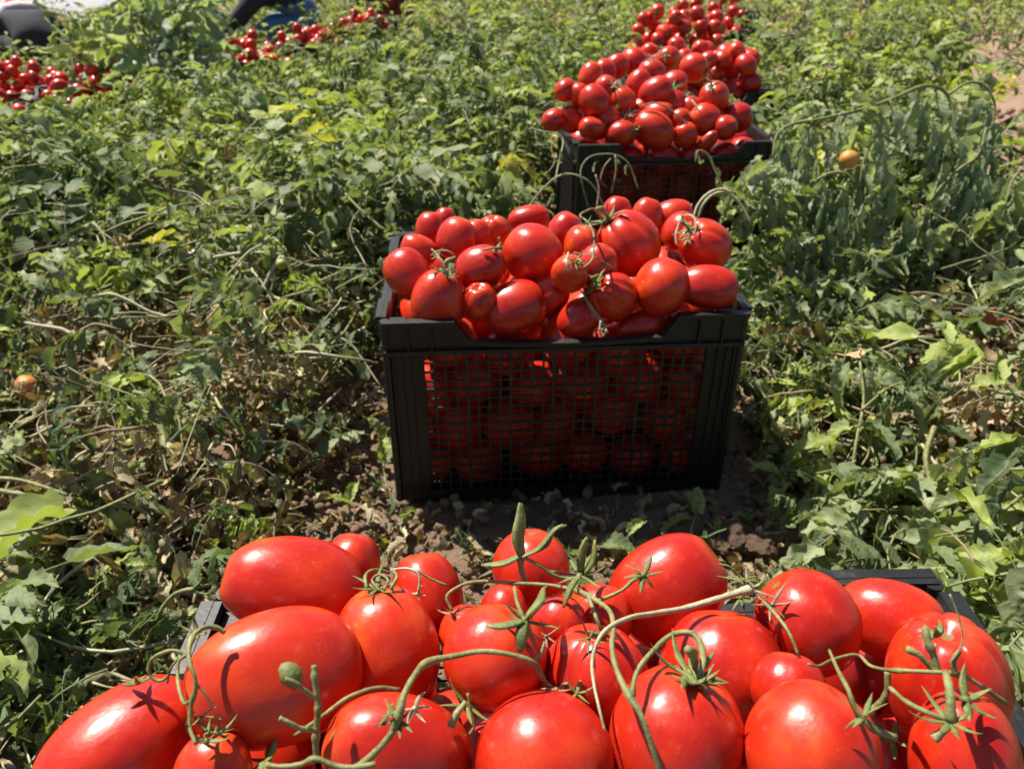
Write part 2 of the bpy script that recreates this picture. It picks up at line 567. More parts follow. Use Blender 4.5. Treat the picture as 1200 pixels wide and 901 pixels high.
TM = {}
for kind in ('plum', 'round', 'ribbed'):
    TM[kind] = [tomato_mesh('tomato_' + kind, kind, s, 56, 36) for s in (1, 2, 3)]
    TM[kind + '_low'] = [tomato_mesh('tomato_low_' + kind, kind, s, 20, 14) for s in (4, 5)]

def sepal(m, base, out, up, L, w, curl, rr):
    """one narrow sepal, a flattened tapering tube that arches from base along out"""
    pts = []; rad = []
    d = (out + up * 0.15).normalized()
    p = Vector(base)
    n = 7
    ax = out.cross(up)
    if ax.length < 1e-4: ax = Vector((1, 0, 0))
    ax.normalize()
    for i in range(n + 1):
        t = i / n
        pts.append(p.copy()); rad.append(w * (0.55 + 1.2*t if t < 0.35 else 0.97 * (1 - (t-0.35)/0.65) ** 0.8 + 0.03))
        ang = curl * (0.6 if t < 0.4 else 1.3) / n
        d = Matrix.Rotation(ang, 3, ax) @ d
        d = (d + ax * rr.uniform(-0.10, 0.10)).normalized()
        p = p + d * (L / n)
    m.tube(pts, rad, 6, 0.32)

def calyx_mb(m, c, axis_, L, w, rr, n=5, curl=0.9):
    axis_ = axis_.normalized()
    q = Vector((0.3, 0.5, 0.8))
    a = axis_.cross(q).normalized(); b = axis_.cross(a)
    t0 = rr.uniform(0, 6.28)
    for k in range(n):
        t = t0 + 2*math.pi*k/n + rr.uniform(-0.25, 0.25)
        out = a*math.cos(t) + b*math.sin(t)
        sepal(m, Vector(c), out, axis_, L*rr.uniform(0.65, 1.2), w*rr.uniform(0.8, 1.2), rr.uniform(curl-0.9, curl+0.5), rr)
    m.tube([Vector(c) - axis_*L*0.03, Vector(c) + axis_*L*0.10], [w*1.3, w*0.7], 7)

# local calyx meshes in tomato units (radius 1), on the stem dimple
CALM = []
for s in range(4):
    rr = random.Random(40+s)
    m = MB()
    calyx_mb(m, (0, 0, 0.93), Vector((0, 0, 1)), 0.72, 0.075, rr, rr.choice([5, 6]), 0.35)
    CALM.append(m.mesh('calyx', M_CAL))
STEMM = []
for s in range(3):
    rr = random.Random(60+s)
    m = MB()
    pts = [(0, 0, 0.9), (0.02, 0.02, 1.08), (0.12*rr.uniform(-1, 1), 0.1*rr.uniform(-1, 1), 1.28), (0.4*rr.uniform(-1, 1), 0.35*rr.uniform(-1, 1), 1.4)]
    pts = spline(pts, 4)
    m.tube(pts, [0.06 + 0.03*math.exp(-((i-8)/1.2)**2) for i in range(len(pts))], 7)
    STEMM.append(m.mesh('stem', M_STEM))

ORD = ['first', 'second', 'third', 'fourth', 'fifth', 'sixth', 'seventh', 'eighth', 'ninth', 'tenth', 'eleventh', 'twelfth', 'thirteenth', 'fourteenth', 'fifteenth', 'sixteenth']
def ordinal_labels(pts, where):
    """pts: (x across, y depth) -> a label for each by depth band and order from the left"""
    idx = sorted(range(len(pts)), key=lambda i: pts[i][1])
    nb = 3; out = [''] * len(pts)
    for b in range(nb):
        band = idx[b*len(idx)//nb:(b+1)*len(idx)//nb]
        band.sort(key=lambda i: pts[i][0])
        for k, i in enumerate(band):
            out[i] = '%s tomato from left, %s band of %s' % (ORD[min(k, 15)], ['front', 'middle', 'back'][b], where)
    return out


def tomato(c, b, a, axis_, kind, label, group, cal=False, low=False, spin=None, parent=None):
    me = rnd.choice(TM[kind + ('_low' if low else '')])
    o = bpy.data.objects.new('tomato', me)
    link(o)
    q = axis_.normalized().to_track_quat('Z', 'Y')
    o.rotation_mode = 'QUATERNION'
    from mathutils import Quaternion
    o.rotation_quaternion = q @ Quaternion((0, 0, 1), rnd.uniform(0, 6.28) if spin is None else spin)
    o.location = c
    o.scale = (b, b, a)
    tag(o, label, 'tomato', group)
    if cal:
        k = obj('calyx', rnd.choice(CALM), o)
        k.scale = (1, 1, 1)
        s = obj('stem', rnd.choice(STEMM), o)
    return o

def view_axis(px, py, rut):
    """direction given as (right, up, towards the eye) around the line of sight of a pixel"""
    v = -ray(px, py).normalized()
    r = CR - v * CR.dot(v); r.normalize()
    u = v.cross(r)
    return (r*rut[0] + u*rut[1] + v*rut[2]).normalized()

def relax(items, it=60, keep=0.9):
    """slide tomatoes along their own lines of sight until they hardly overlap"""
    for _ in range(it):
        for i in range(len(items)):
            for j in range(i+1, len(items)):
                A, B = items[i], items[j]
                d = (A['c'] - B['c']).length
                ra, rb = A['r'], B['r']
                need = (ra + rb) * keep
                if d < need:
                    push = (need - d) * 0.22
                    fr, bk = (A, B) if A['y'] > B['y'] else (B, A)
                    for T, sg in ((fr, -1), (bk, 1)):
                        z = T['z'] + sg * push
                        z = min(T['z0'] + (0.045 if T['y'] > 700 else 0.004), max(T['z0'] - 0.03, z))
                        T['r'] *= z / T['z']; T['z'] = z
                        T['c'] = EYE + ray(T['x'], T['y']) * z

def heap(specs, hfun, group, low=False, front=None):
    items = []
    for s in specs:
        x, y, a, b = s['p']
        c = at_height(x, y, hfun(x, y) + s.get('dh', 0))
        z = (c - EYE).dot(CF)
        items.append(dict(c=c, x=x, y=y, z=z, z0=z, r=math.sqrt(a*b) * z / FPX, s=s))
    relax(items)
    if front:      # nothing pokes through the front wall of the crate
        for T in items:
            for _ in range(40):
                if T['c'].y - T['r'] * 0.7 >= front(T['c'].x): break
                z = T['z'] * 1.006; T['r'] *= z / T['z']; T['z'] = z
                T['c'] = EYE + ray(T['x'], T['y']) * z
    out = []
    for T in items:
        s = T['s']; a, b = s['p'][2], s['p'][3]
        k = T['z'] / FPX
        # off-axis stretch of the projection
        ax = view_axis(T['x'], T['y'], s.get('ax', (0.1, 1, 0.3)))
        o = tomato(T['c'], b*k, a*k, ax, s.get('k', 'plum'), s['l'], s.get('g', group), s.get('cal', False), low, s.get('spin'))
        out.append((T, o))
    return out

# ---- crate 1 (foreground)
C1 = crate(0.046, 0.204, 0.058, 1.0, 'black crate in the foreground almost buried under the biggest tomatoes')
C2 = crate(0.058, 1.000, 0.0, 3.5, 'middle black crate facing the camera with its red tomatoes showing through the mesh side')
C3 = crate(0.352, 1.845, 0.0, 5.0, 'black crate directly behind the middle one, wilted stems looping before its front')
C4 = crate(0.62, 2.78, -0.07, 3.0, 'fourth crate of the row, its front hidden by the heap before it')
C5 = crate(0.72, 3.66, -0.07, -2.0, 'fifth crate of the row, its black left corner sticking out beside small tomatoes')
C6 = crate(1.00, 4.60, -0.10, 4.0, 'sixth crate of the row, near the top edge of the picture')
C7 = crate(1.33, 5.55, -0.10, 4.0, 'last crate of the row, at the very top edge of the picture')

GA = 'large tomatoes heaped in the foreground crate'
L1 = [
 dict(p=(345,685,84,57), ax=(-1,0.12,0.1), l='long smooth tomato at the upper left corner of the foreground heap'),
 dict(p=(411,662,38,35), ax=(0.3,1,0), l='small tomato peeking out behind the long upper left one, foreground crate'),
 dict(p=(500,700,53,45), ax=(-0.2,1,0.2), l='tomato behind the one with curly green calyx, near the back rail of the foreground crate'),
 dict(p=(452,758,71,64), ax=(-0.25,1,0.35), cal=False, l='tomato with a curly green calyx on top between two big left ovals'),
 dict(p=(323,793,102,77), ax=(-1,-0.25,0.1), l='biggest egg shaped tomato with a broad white highlight, left of the foreground heap'),
 dict(p=(142,874,94,64), ax=(-0.8,-0.62,0.1), l='oblong tomato lying at the lower left end of the foreground heap'),
 dict(p=(250,908,50,46), ax=(-0.1,1,0.3), cal=True, l='small tomato with a green calyx on the bottom edge, below the biggest oval'),
 dict(p=(466,884,90,70), ax=(-0.85,0.25,0.35), l='tomato under the thick branching stem at the lower left centre'),
 dict(p=(638,893,80,80), ax=(0.1,-0.9,-0.2), k='round', l='round tomato with a square white highlight at the bottom centre'),
 dict(p=(580,770,61,60), ax=(0.4,0.8,0.4), k='round', l='orange red tomato under the arching green stem, middle of the foreground heap'),
 dict(p=(622,666,47,46), dh=0.012, ax=(0,0.9,0.3), k='round', l='tomato behind the tall pointed sepal at the back of the foreground crate'),
 dict(p=(697,792,62,60), ax=(0.1,1,0.5), k='ribbed', spin=0.4, l='faintly ribbed tomato under the pale ribbon like stem'),
 dict(p=(783,690,71,62), ax=(0.75,0.55,0.1), l='tomato lying on its side at the back, beside the star shaped calyx'),
 dict(p=(846,787,73,71), ax=(0.1,1,0.2), k='round', l='tomato just behind the curved hook stem, centre right of the foreground heap'),
 dict(p=(793,864,83,80), ax=(0.28,0.86,0.42), k='round', cal=True, l='round tomato with calyx and hooked stem, crossed by thin stem shadows'),
 dict(p=(946,729,62,60), ax=(-0.5,0.7,0.3), k='round', l='tomato at the back right beside the thick stem knot'),
 dict(p=(1042,727,60,49), ax=(-0.9,0.3,0.1), l='tomato in the back right corner against the black rail'),
 dict(p=(1108,803,92,70), ax=(0.15,0.75,0.65), k='ribbed', spin=1.1, l='broad ribbed tomato at the right edge with a green truss on it'),
 dict(p=(950,880,81,74), ax=(0.5,0.6,0.2), k='round', l='orange red round tomato at the bottom, right of centre'),
 dict(p=(1130,896,88,60), ax=(0.2,0.9,0.4), k='round', l='tomato in the lower right corner beneath the brown tipped calyx'),
 dict(p=(924,808,44,42), ax=(0.2,0.9,0.1), k='round', l='tomato showing only a dark red patch between four bigger ones'),
 dict(p=(702,724,42,38), ax=(0.2,0.9,0.1), k='round', l='small tomato half hidden behind the knot of green sepals, foreground crate'),
 dict(p=(212,838,34,32), ax=(0.2,0.9,0.1), k='round', l='small tomato glimpsed through the curly truss on the left'),
 dict(p=(590,716,32,28), ax=(0.2,0.9,0.1), k='round', l='tomato showing only its top behind the arching stalk, near the notch of the back rail'),
 dict(p=(655,730,34,32), ax=(0.2,0.9,0.1), k='round', l='tomato between the orange red one and the ribbed one, under the sepal knot'),
 dict(p=(548,742,34,34), ax=(0.2,0.9,0.1), k='round', l='tomato in the gap behind the dried hanging calyx'),
]
def h1(x, y):
    e = max(abs((x - 660) / 520), 0)
    return 0.333 + 0.030 + 0.018 * smooth(640, 800, y) - 0.030 * smooth(0.6, 1.15, e)
H1 = heap(L1, h1, GA)

# hidden lower layers of the foreground crate
def fill_layer(crate_o, zs, nx_, ny_, r, label, group, low=True, only_edge=False, jit=0.2, kind=None, skip=0):
    M = Matrix.LocRotScale(crate_o.location, crate_o.rotation_euler.to_quaternion(), None)
    for li, z in enumerate(zs):
        for i in range(nx_):
            for j in range(ny_):
                if only_edge and not (j == 0 or i in (0, nx_-1)): continue
                ox = (0.5 if (li % 2) else 0.0) * 0.3
                x = -CW/2 + r*1.02 + 0.006 + (CW - 2*r*1.02 - 0.012) * (i / (nx_-1)) + rnd.uniform(-jit, jit)*r*(0 if i in (0, nx_-1) else 1)
                y = -CD/2 + r*1.02 + 0.006 + (CD - 2*r*1.02 - 0.012) * (j / max(1, ny_-1)) + rnd.uniform(-jit, jit)*r*(0 if j in (0, ny_-1) else 1)
                rr = r * rnd.uniform(0.90, 1.02)
                p = M @ Vector((x, y, z + rnd.uniform(-0.006, 0.006)))
                ax = Vector((rnd.uniform(-1, 1), rnd.uniform(-1, 1), rnd.uniform(-0.6, 1)))
                tomato(p, rr, rr*rnd.uniform(1.0, 1.05), ax, kind or rnd.choice(['plum', 'round']), label, group, False, low)

def filler(crate_o, zs, nx_, ny_, r, label, skip_front=False, seed=5, extra=()):
    """the mass of tomatoes inside a crate that nobody can tell apart: one object"""
    rr = random.Random(seed)
    M = Matrix.LocRotScale(crate_o.location, crate_o.rotation_euler.to_quaternion(), None)
    m = MB()
    src = TM['round_low'][0]
    sv = [v.co.copy() for v in src.vertices]; sf = [tuple(p.vertices) for p in src.polygons]
    for li, z in enumerate(zs):
        for i in range(nx_):
            for j in range(ny_):
                if skip_front and j == 0: continue
                q = r * rr.uniform(0.95, 1.08)
                x = -CW/2 + r + 0.007 + (CW - 2*r - 0.014) * (i / (nx_-1))
                y = -CD/2 + r + 0.007 + (CD - 2*r - 0.014) * (j / (ny_-1))
                if 0 < i < nx_-1: x += rr.uniform(-0.2, 0.2)*r + (0.3*r if li % 2 else -0.3*r)
                T = M @ Matrix.Translation((x, y, z + rr.uniform(-0.004, 0.004))) @ Euler((rr.uniform(0, 3), rr.uniform(0, 3), 0)).to_matrix().to_4x4() @ Matrix.Scale(q, 4)
                m.add(sv, sf, T)
    for (x, y, z, q) in extra:
        m.add(sv, sf, M @ Matrix.Translation((x, y, z)) @ Matrix.Scale(q, 4))
    return tag(obj('tomatoes', m.mesh('tomato_mass', M_TOM)), label, 'tomatoes', None, 'stuff')

filler(C1, [0.18, 0.236], 7, 5, 0.032, 'red tomatoes filling the foreground crate under its top layer')

GB = 'tomatoes heaped in the middle crate'
L2 = [
 dict(p=(478,322,32,27), ax=(0.5,-0.8,0.2), l='glossy tomato at the left end of the middle crate heap'),
 dict(p=(514,352,37,33), dh=-0.012, ax=(0.15,1,0.3), cal=True, l='tomato with curled dry calyx above the left notch end of the middle crate'),
 dict(p=(535,280,26,24), ax=(0.3,0.9,0.2), l='egg shaped tomato near the back left of the middle crate heap'),
 dict(p=(504,268,20,18), ax=(0.1,0.9,0), l='small tomato at the far back left corner of the middle crate'),
 dict(p=(521,260,17,14), ax=(0.1,0.9,0), l='tiny tomato top just behind the back left corner pair, middle crate'),
 dict(p=(491,293,23,19), ax=(-0.8,0.4,0), l='flattish tomato wedged between leftmost and back left tomatoes, middle crate'),
 dict(p=(564,314,30,26), ax=(0.9,0.3,0.2), l='bright tomato left of the big round one, a bit of green stem at its tip'),
 dict(p=(624,298,37,35), ax=(-0.7,0.5,-0.1), k='round', l='big round tomato sitting high near the centre of the middle heap'),
 dict(p=(579,272,21,19), ax=(0,0.9,0.4), k='ribbed', l='grooved tomato at the back of the middle heap, left of centre'),
 dict(p=(558,275,18,18), ax=(0,0.9,0.1), l='pale highlighted small tomato beside the grooved one at the back, middle crate'),
 dict(p=(620,257,25,18), ax=(0.9,0.2,0), l='tomato at the back edge directly behind the big round one'),
 dict(p=(661,272,24,22), ax=(0.4,0.8,0.1), l='tomato at the back centre with a highlight on its left, middle crate'),
 dict(p=(602,362,40,33), dh=0.010, ax=(-0.9,-0.35,0.1), l='orange egg shaped tomato lying over the notch of the middle crate'),
 dict(p=(563,353,24,22), ax=(-0.1,0.8,0.6), k='ribbed', cal=False, l='tomato with a bare stem scar left of the orange one'),
 dict(p=(736,286,41,38), ax=(-0.6,0.75,0.25), k='ribbed', spin=0.3, cal=True, l='largest tomato of the middle heap with a green calyx at its upper left'),
 dict(p=(682,288,24,23), ax=(0,0.9,0.3), l='tomato half behind the largest one on its left side, middle crate'),
 dict(p=(716,347,34,30), ax=(-0.55,0.5,0.75), k='ribbed', cal=True, spin=0.9, l='deeply lobed tomato with a dark curled calyx facing left'),
 dict(p=(678,374,29,23), ax=(0.5,0.4,0.3), l='small tomato under a brown pod over the notch centre'),
 dict(p=(752,382,32,20), ax=(-0.9,-0.25,0.1), l='tomato of which only the top shows at the right end of the notch'),
 dict(p=(829,337,36,26), ax=(-0.95,0.1,0.1), l='smooth tomato resting on the right corner of the middle crate'),
 dict(p=(825,287,34,31), ax=(-0.55,0.55,0.6), k='ribbed', cal=True, spin=0.1, l='ribbed tomato with looped stem at the back right of the middle crate'),
 dict(p=(776,336,35,33), ax=(0.3,0.8,-0.1), k='round', l='shaded dark red tomato below the largest one'),
 dict(p=(789,253,24,20), ax=(0.8,0.2,0), l='tomato at the back rail right of dried leaves, middle crate'),
 dict(p=(722,250,20,18), ax=(0.2,0.9,0), l='small red tomato behind the largest one, under the hanging stems'),
 dict(p=(758,254,22,19), ax=(0.2,0.9,0), l='tomato half covered by shrivelled brown leaves at the back of the middle heap'),
 dict(p=(668,320,24,22), ax=(0.3,0.5,0.8), cal=True, l='small pinkish tomato with pale upright stem between the big ones'),
 dict(p=(644,345,26,26), dh=-0.03, ax=(0.3,0.5,0.1), l='deep shaded tomato in the hollow right of the orange one'),
 dict(p=(798,272,24,22), ax=(0.3,0.5,0.1), l='tomato between the largest and the ribbed back right one'),
 dict(p=(700,312,27,24), ax=(0.3,0.5,0.1), l='tomato in shade under the fallen thin twig, middle crate'),
]
def h2(x, y):
    # height of the heap by how far back it is
    return 0.262 + 0.056 * smooth(388, 305, y) * (0.7 + 0.3*smooth(0, 60, min(x-445, 880-x))) - 0.006 * smooth(280, 245, y)
H2 = heap(L2, h2, GB, front=lambda x: 0.857 + 0.061 * (x - 0.05))
def front_row(crate_o, zs, n, r, group):
    M = Matrix.LocRotScale(crate_o.location, crate_o.rotation_euler.to_quaternion(), None)
    for li, z in enumerate(zs):
        k = n - (li % 2)
        for i in range(k):
            x = (i - (k-1)/2) * (CW - 2*r - 0.018) / (n-1)
            q = r * rnd.uniform(0.86, 1.10)
            p = M @ Vector((x + rnd.uniform(-0.009, 0.009), -CD/2 + q + 0.006 + rnd.uniform(0, 0.01), z + rnd.uniform(-0.012, 0.010)))
            c = ['leftmost', 'second from the left', 'third from the left', 'third from the right', 'second from the right', 'rightmost'] if k == 6 else ['leftmost', 'second from the left', 'middle', 'second from the right', 'rightmost']
            rowname = ['bottom', 'second lowest', 'second highest', 'top'][li]
            tomato(p, q, q*rnd.uniform(1.0, 1.08), Vector((rnd.uniform(-1, 1), rnd.uniform(-0.3, 1), rnd.uniform(-0.6, 1))), rnd.choice(['plum', 'round']),
                   'tomato behind the middle crate mesh, %s, %s row' % (c[i], rowname), group, False, True)
front_row(C2, [0.044, 0.102, 0.160, 0.215], 6, 0.0355, 'tomatoes behind the mesh of the middle crate')
filler(C2, [0.044, 0.104, 0.164, 0.224], 6, 4, 0.036, 'dark red tomatoes filling the inside of the middle crate', True)

L3p = [(669,140,16,16,'left front end'),(649,141,11,12,'far left tip'),(695,151,18,14,'front left beside the rail'),(697,120,21,19,'front left, large and dark'),(692,90,14,12,'back left'),(708,84,12,12,'back left, second'),
 (727,158,19,17,'front rail with a pale highlight'),(765,153,28,22,'front centre, broad and ribbed'),(772,133,18,14,''),(769,109,21,19,'centre of the heap, big'),(731,117,16,14,''),(748,97,16,14,''),(743,73,13,14,'crest of the heap, dark'),
 (826,141,20,19,'front right, round and glossy'),(837,115,20,18,'above the round glossy one'),(864,138,18,19,'far right end by the notch'),(803,158,13,12,'right of the broad ribbed one'),(829,166,16,9,'peeping over the rail at the right'),
 (813,80,17,17,'back right crest'),(663,106,15,13,'back left shoulder'),(723,78,12,12,''),(764,86,14,13,''),(783,70,13,12,''),(790,122,13,13,''),(753,131,13,13,''),(809,128,12,12,''),(680,112,12,11,''),(790,98,13,12,''),(712,104,13,12,''),(850,150,12,12,''),(712,140,14,13,''),(745,145,13,13,''),(796,142,13,12,'')]
L3 = []
for i, (x, y, a, b, w) in enumerate(L3p):
    a, b = (a*1.22, b*1.22) if a < 14.5 else (a, b)
    L3.append(dict(p=(x, y, a, b), ax=(rnd.uniform(-1, 1), rnd.uniform(-0.2, 1), rnd.uniform(-0.2, 0.5)), k='ribbed' if 'ribbed' in w else rnd.choice(['plum', 'round', 'plum']),
                   cal=(i % 4 == 2), l=('tomato on the second crate behind: ' + w) if w else ''))
    if w: L3[-1]['l'] = 'tomato heaped on the crate behind the middle one, ' + w
    else: L3[-1]['l'] = 'small tomato wedged within the heap of the crate behind the middle one'
_w = [i for i, q in enumerate(L3) if 'wedged' in q['l']]
for i, lb in zip(_w, ordinal_labels([(L3[i]['p'][0], -L3[i]['p'][1]) for i in _w], 'small wedged fruit, crate behind the middle')):
    L3[i]['l'] = lb
def h3(x, y):
    return 0.285 + 0.088 * smooth(160, 90, y)
H3 = heap(L3, h3, 'tomatoes heaped in the crate behind the middle one', low=True, front=lambda x: 1.703 + 0.087 * (x - 0.35))
filler(C3, [0.044, 0.104, 0.164, 0.224], 6, 4, 0.037, 'tomatoes filling the crate behind the middle one')

def dome(crate_o, n, r, label, group, hz=0.07, seed=0):
    """a loose heap: drop tomatoes one by one on what already lies there"""
    rr = random.Random(seed)
    M = Matrix.LocRotScale(crate_o.location, crate_o.rotation_euler.to_quaternion(), None)
    got = []
    tries = 0
    while len(got) < n and tries < 4000:
        tries += 1
        q = r * rr.uniform(0.93, 1.08)
        x = rr.uniform(-CW/2+q, CW/2-q); y = rr.uniform(-CD/2+q, CD/2-q)
        z = CH - 0.035 + q*0.5
        for (a, b, c, s) in got:
            d2 = (a-x)**2 + (b-y)**2; D = (s+q)*0.94
            if d2 < D*D: z = max(z, c + math.sqrt(D*D-d2))
        lim = CH + 0.015 + hz * (1 - (abs(x)/(CW/2))**5) * (1 - (abs(y)/(CD/2))**4)
        if z > lim: continue
        got.append((x, y, z, q))
    under = [g_ for g_ in got if any(h_ is not g_ and h_[2] > g_[2] + 0.45*g_[3] and math.hypot(h_[0]-g_[0], h_[1]-g_[1]) < 0.95*g_[3] for h_ in got)]
    filler(crate_o, [0.16, 0.215], 6, 4, 0.036, 'tomatoes filling the ' + crate_o['label'].split(',')[0], extra=under)
    got = [g_ for g_ in got if g_ not in under]
    labs = ordinal_labels([tuple(CR.dot(M @ Vector(g_[:3])) if a_ == 0 else (M @ Vector(g_[:3])).y for a_ in (0, 1)) for g_ in got], label)
    for k, (x, y, z, q) in enumerate(got):
        ax = Vector((rr.uniform(-1, 1), rr.uniform(-1, 1), rr.uniform(-0.4, 1)))
        tomato(M @ Vector((x, y, z)), q, q*rr.uniform(1.0, 1.2), ax, rr.choice(['plum', 'round']), labs[k], group, k % 7 == 3, True)

dome(C4, 50, 0.031, 'the fourth crate heap', 'tomatoes heaped in the fourth crate', 0.10, 1)
dome(C5, 40, 0.031, 'the fifth crate heap', 'tomatoes heaped in the fifth crate', 0.13, 2)
dome(C6, 30, 0.031, 'the sixth crate heap', 'tomatoes heaped in the sixth crate', 0.10, 3)
dome(C7, 16, 0.031, 'the last crate of the row', 'tomatoes heaped in the last crate', 0.10, 4)

# ---- the row on the left, crates end to end among the leaves
GL = 'black crates of the far left rows'
row = [(-1.34, 4.40), (-1.15, 4.86), (-0.96, 5.32)]
for i, (x, y) in enumerate(row):
    c = crate(x, y, ground_z(x, y) - 0.06, 67, ['near crate of the far row left of the top centre, sunk in leaves', 'second crate of the far row left of the top centre', 'far crate of the row left of the top centre'][i], GL)
    dome(c, 26, 0.028, ['the near', 'the second', 'the far'][i] + ' diagonal row crate', 'tomatoes in the far diagonal row', 0.09, 10+i)
edge = [(-2.30, 3.38, 22), (-2.62, 4.35, 20), (-1.84, 3.60, 25)]
for i, (x, y, a) in enumerate(edge):
    c = crate(x, y, ground_z(x, y) - 0.02, a, ['lowest crate at the left edge of the picture', 'crate at the left edge just below the dark crouching person', 'crate at the left right of its two neighbours, deep in leaves'][i], GL)
    dome(c, 28, 0.029, ['the lowest left edge', 'the upper left edge', 'the right hand left edge'][i] + ' crate', 'tomatoes at the left edge', 0.09, 20+i)
c = crate(-1.05, 7.15, ground_z(-1.05, 7.15)-0.02, 8, 'lone crate at the top edge right of the kneeling person in jeans', GL)
dome(c, 9, 0.034, 'the lone top edge crate', 'tomatoes in the lone far crate', 0.10, 31)
#@@PART2
# ------------------------------------------------------------------ trusses (the green branching stalks left on the fruit)
def bvh_of(objs):
    V = []; F = []
    for o in objs:
        M = Matrix.LocRotScale(o.location, o.rotation_quaternion, o.scale)
        n = len(V)
        V += [M @ v.co for v in o.data.vertices]
        F += [tuple(i + n for i in p.vertices) for p in o.data.polygons]
    return BVHTree.FromPolygons(V, F)

BV1 = bvh_of([o for _, o in H1])
BV2 = bvh_of([o for _, o in H2])
BV3 = bvh_of([o for _, o in H3])

def drape(path, bv, base, off=0.006, n=5, snap=True):
    """path of (px, py[, lift]) laid over the fruit: depth is found on the surfaces under it; lift in metres raises it"""
    pts = [(p[0], p[1], (p[2] if len(p) > 2 else off)) for p in path]
    zs = []
    for (x, y, l) in pts:
        d = ray(x, y)
        hit = bv.ray_cast(EYE, d.normalized())
        z = ((hit[0] - EYE).dot(CF) - l) if hit[0] is not None else None
        zs.append(z)
    known = [z for z in zs if z is not None]
    if not known: zs = [base] * len(zs)
    else:
        for i in range(len(zs)):
            if zs[i] is None:
                c = [(abs(j-i), zs[j]) for j in range(len(zs)) if zs[j] is not None]
                zs[i] = min(c)[1]
    # do not jump: stay near the front-most neighbour
    for _ in range(3):
        zs = [min(zs[i], 0.5*zs[i] + 0.5*max(min(zs[max(0, i-1)], zs[min(len(zs)-1, i+1)]), zs[i]-0.05)) for i in range(len(zs))]
    q = spline([(pts[i][0], pts[i][1], zs[i]) for i in range(len(pts))], n)
    return [at_depth(a[0], a[1], a[2]) for a in q]

def stalk(m, P, w0, w1, sides=8, knob=(), wob=0.12, seed=0):
    """P world points; w in photo pixels"""
    rr = random.Random(seed)
    N_ = len(P)
    rad = []
    for i, p in enumerate(P):
        t = i / max(1, N_-1)
        z = (p - EYE).dot(CF)
        w = (w0 + (w1 - w0) * t) * 0.38 * z / FPX
        w *= 1 + 1.6 * wob * noise.noise(Vector((i*0.7, seed*3.1, 0)))
        for k in knob:
            w *= 1 + 0.55 * math.exp(-((t-k)/0.035)**2)
        rad.append(w)
    m.tube(P, rad, sides)

def part(name, fill, mat, parent, sm=True):
    m = MB(); fill(m)
    return obj(name, m.mesh(name, mat, sm), parent)

def truss(label, loc_px, stalks, calyxes, bv, base, mat=None, cat='tomato stalk'):
    """stalks: (path, w0, w1, knobs); calyxes: (px, py, lift, axis(r,u,t), Lpx, wpx, n, curl)"""
    c = drape([loc_px], bv, base)[0] if False else at_depth(loc_px[0], loc_px[1], base)
    t = empty('stalk_truss', c)
    tag(t, label, cat, 'green fruit stalks lying on the tomatoes')
    for i, s in enumerate(stalks):
        P = drape(s[0], bv, base)
        P = [p - c for p in P]
        m = MB()
        Pw = [p + c for p in P]
        stalk(m, Pw, s[1], s[2], 8, s[3] if len(s) > 3 else (), 0.15, i+1)
        m.v = [tuple(Vector(v) - c) for v in m.v]
        obj('stem' if i == 0 else 'side_stem', m.mesh('stem', (s[4] if len(s) > 4 else None) or mat or M_STEM), t)
    for i, k in enumerate(calyxes):
        rr = random.Random(i*7+3)
        px, py, lift, ax, Lp, wp, n, curl = k[:8]
        p = drape([(px, py, lift)], bv, base)[0]
        z = (p - EYE).dot(CF)
        m = MB()
        calyx_mb(m, p - c, view_axis(px, py, ax), Lp*z/FPX, wp*0.5*z/FPX, rr, n, curl)
        obj('calyx', m.mesh('calyx', k[8] if len(k) > 8 else M_CAL), t)
    return t

B1 = 0.40
truss('long main stalk winding over the middle of the foreground heap with spiky sepals', (640, 690),
  [([(530,716),(524,698,.012),(545,684,.014),(573,681,.016),(600,683,.02),(647,686,.022),(680,694,.02),(701,705,.018),(715,717,.014),(719,736,.012),(717,756,.012),(722,783,.012),(737,815,.010),(751,837,.010),(762,868,.010),(774,905,.010)], 5, 10, (0.42, 0.80)),
   ([(617,684,.02),(611,668,.022),(610,652,.024)], 8, 10, (0.9,)),
   ([(612,652,.024),(635,664,.024),(655,676,.022),(680,676,.022)], 6, 6, ()),
   ([(612,652,.024),(640,640,.026),(650,622,.03),(664,615,.03)], 7, 3, ()),
   ([(701,704,.02),(728,692,.018),(742,680,.018),(754,675,.018)], 6, 6, ()),
   ([(603,688,.02),(606,706,.016),(614,726,.014)], 6, 8, ()),
   ([(640,687,.02),(628,705,.016),(617,722,.014)], 4, 5, ()),
   ([(690,700,.02),(698,722,.012),(704,738,.010)], 7, 5, ())],
  [(680,674,.024,(0,0.9,0.5),46,7,7,0.0), (754,674,.02,(0.5,0.2,0.9),27,8,6,0.1), (614,727,.016,(-0.1,-0.5,0.8),40,9,5,0.2), (531,718,.008,(0,-1,0.3),24,6,5,-0.6,M_DRYS),
   (708,744,.010,(0,-0.5,0.8),26,6,6,0.6), (640,745,.008,(0,0,1),28,4,6,1.0,M_DRYS), (690,748,.008,(0,0.3,1),30,4,5,0.9)],
  BV1, B1)

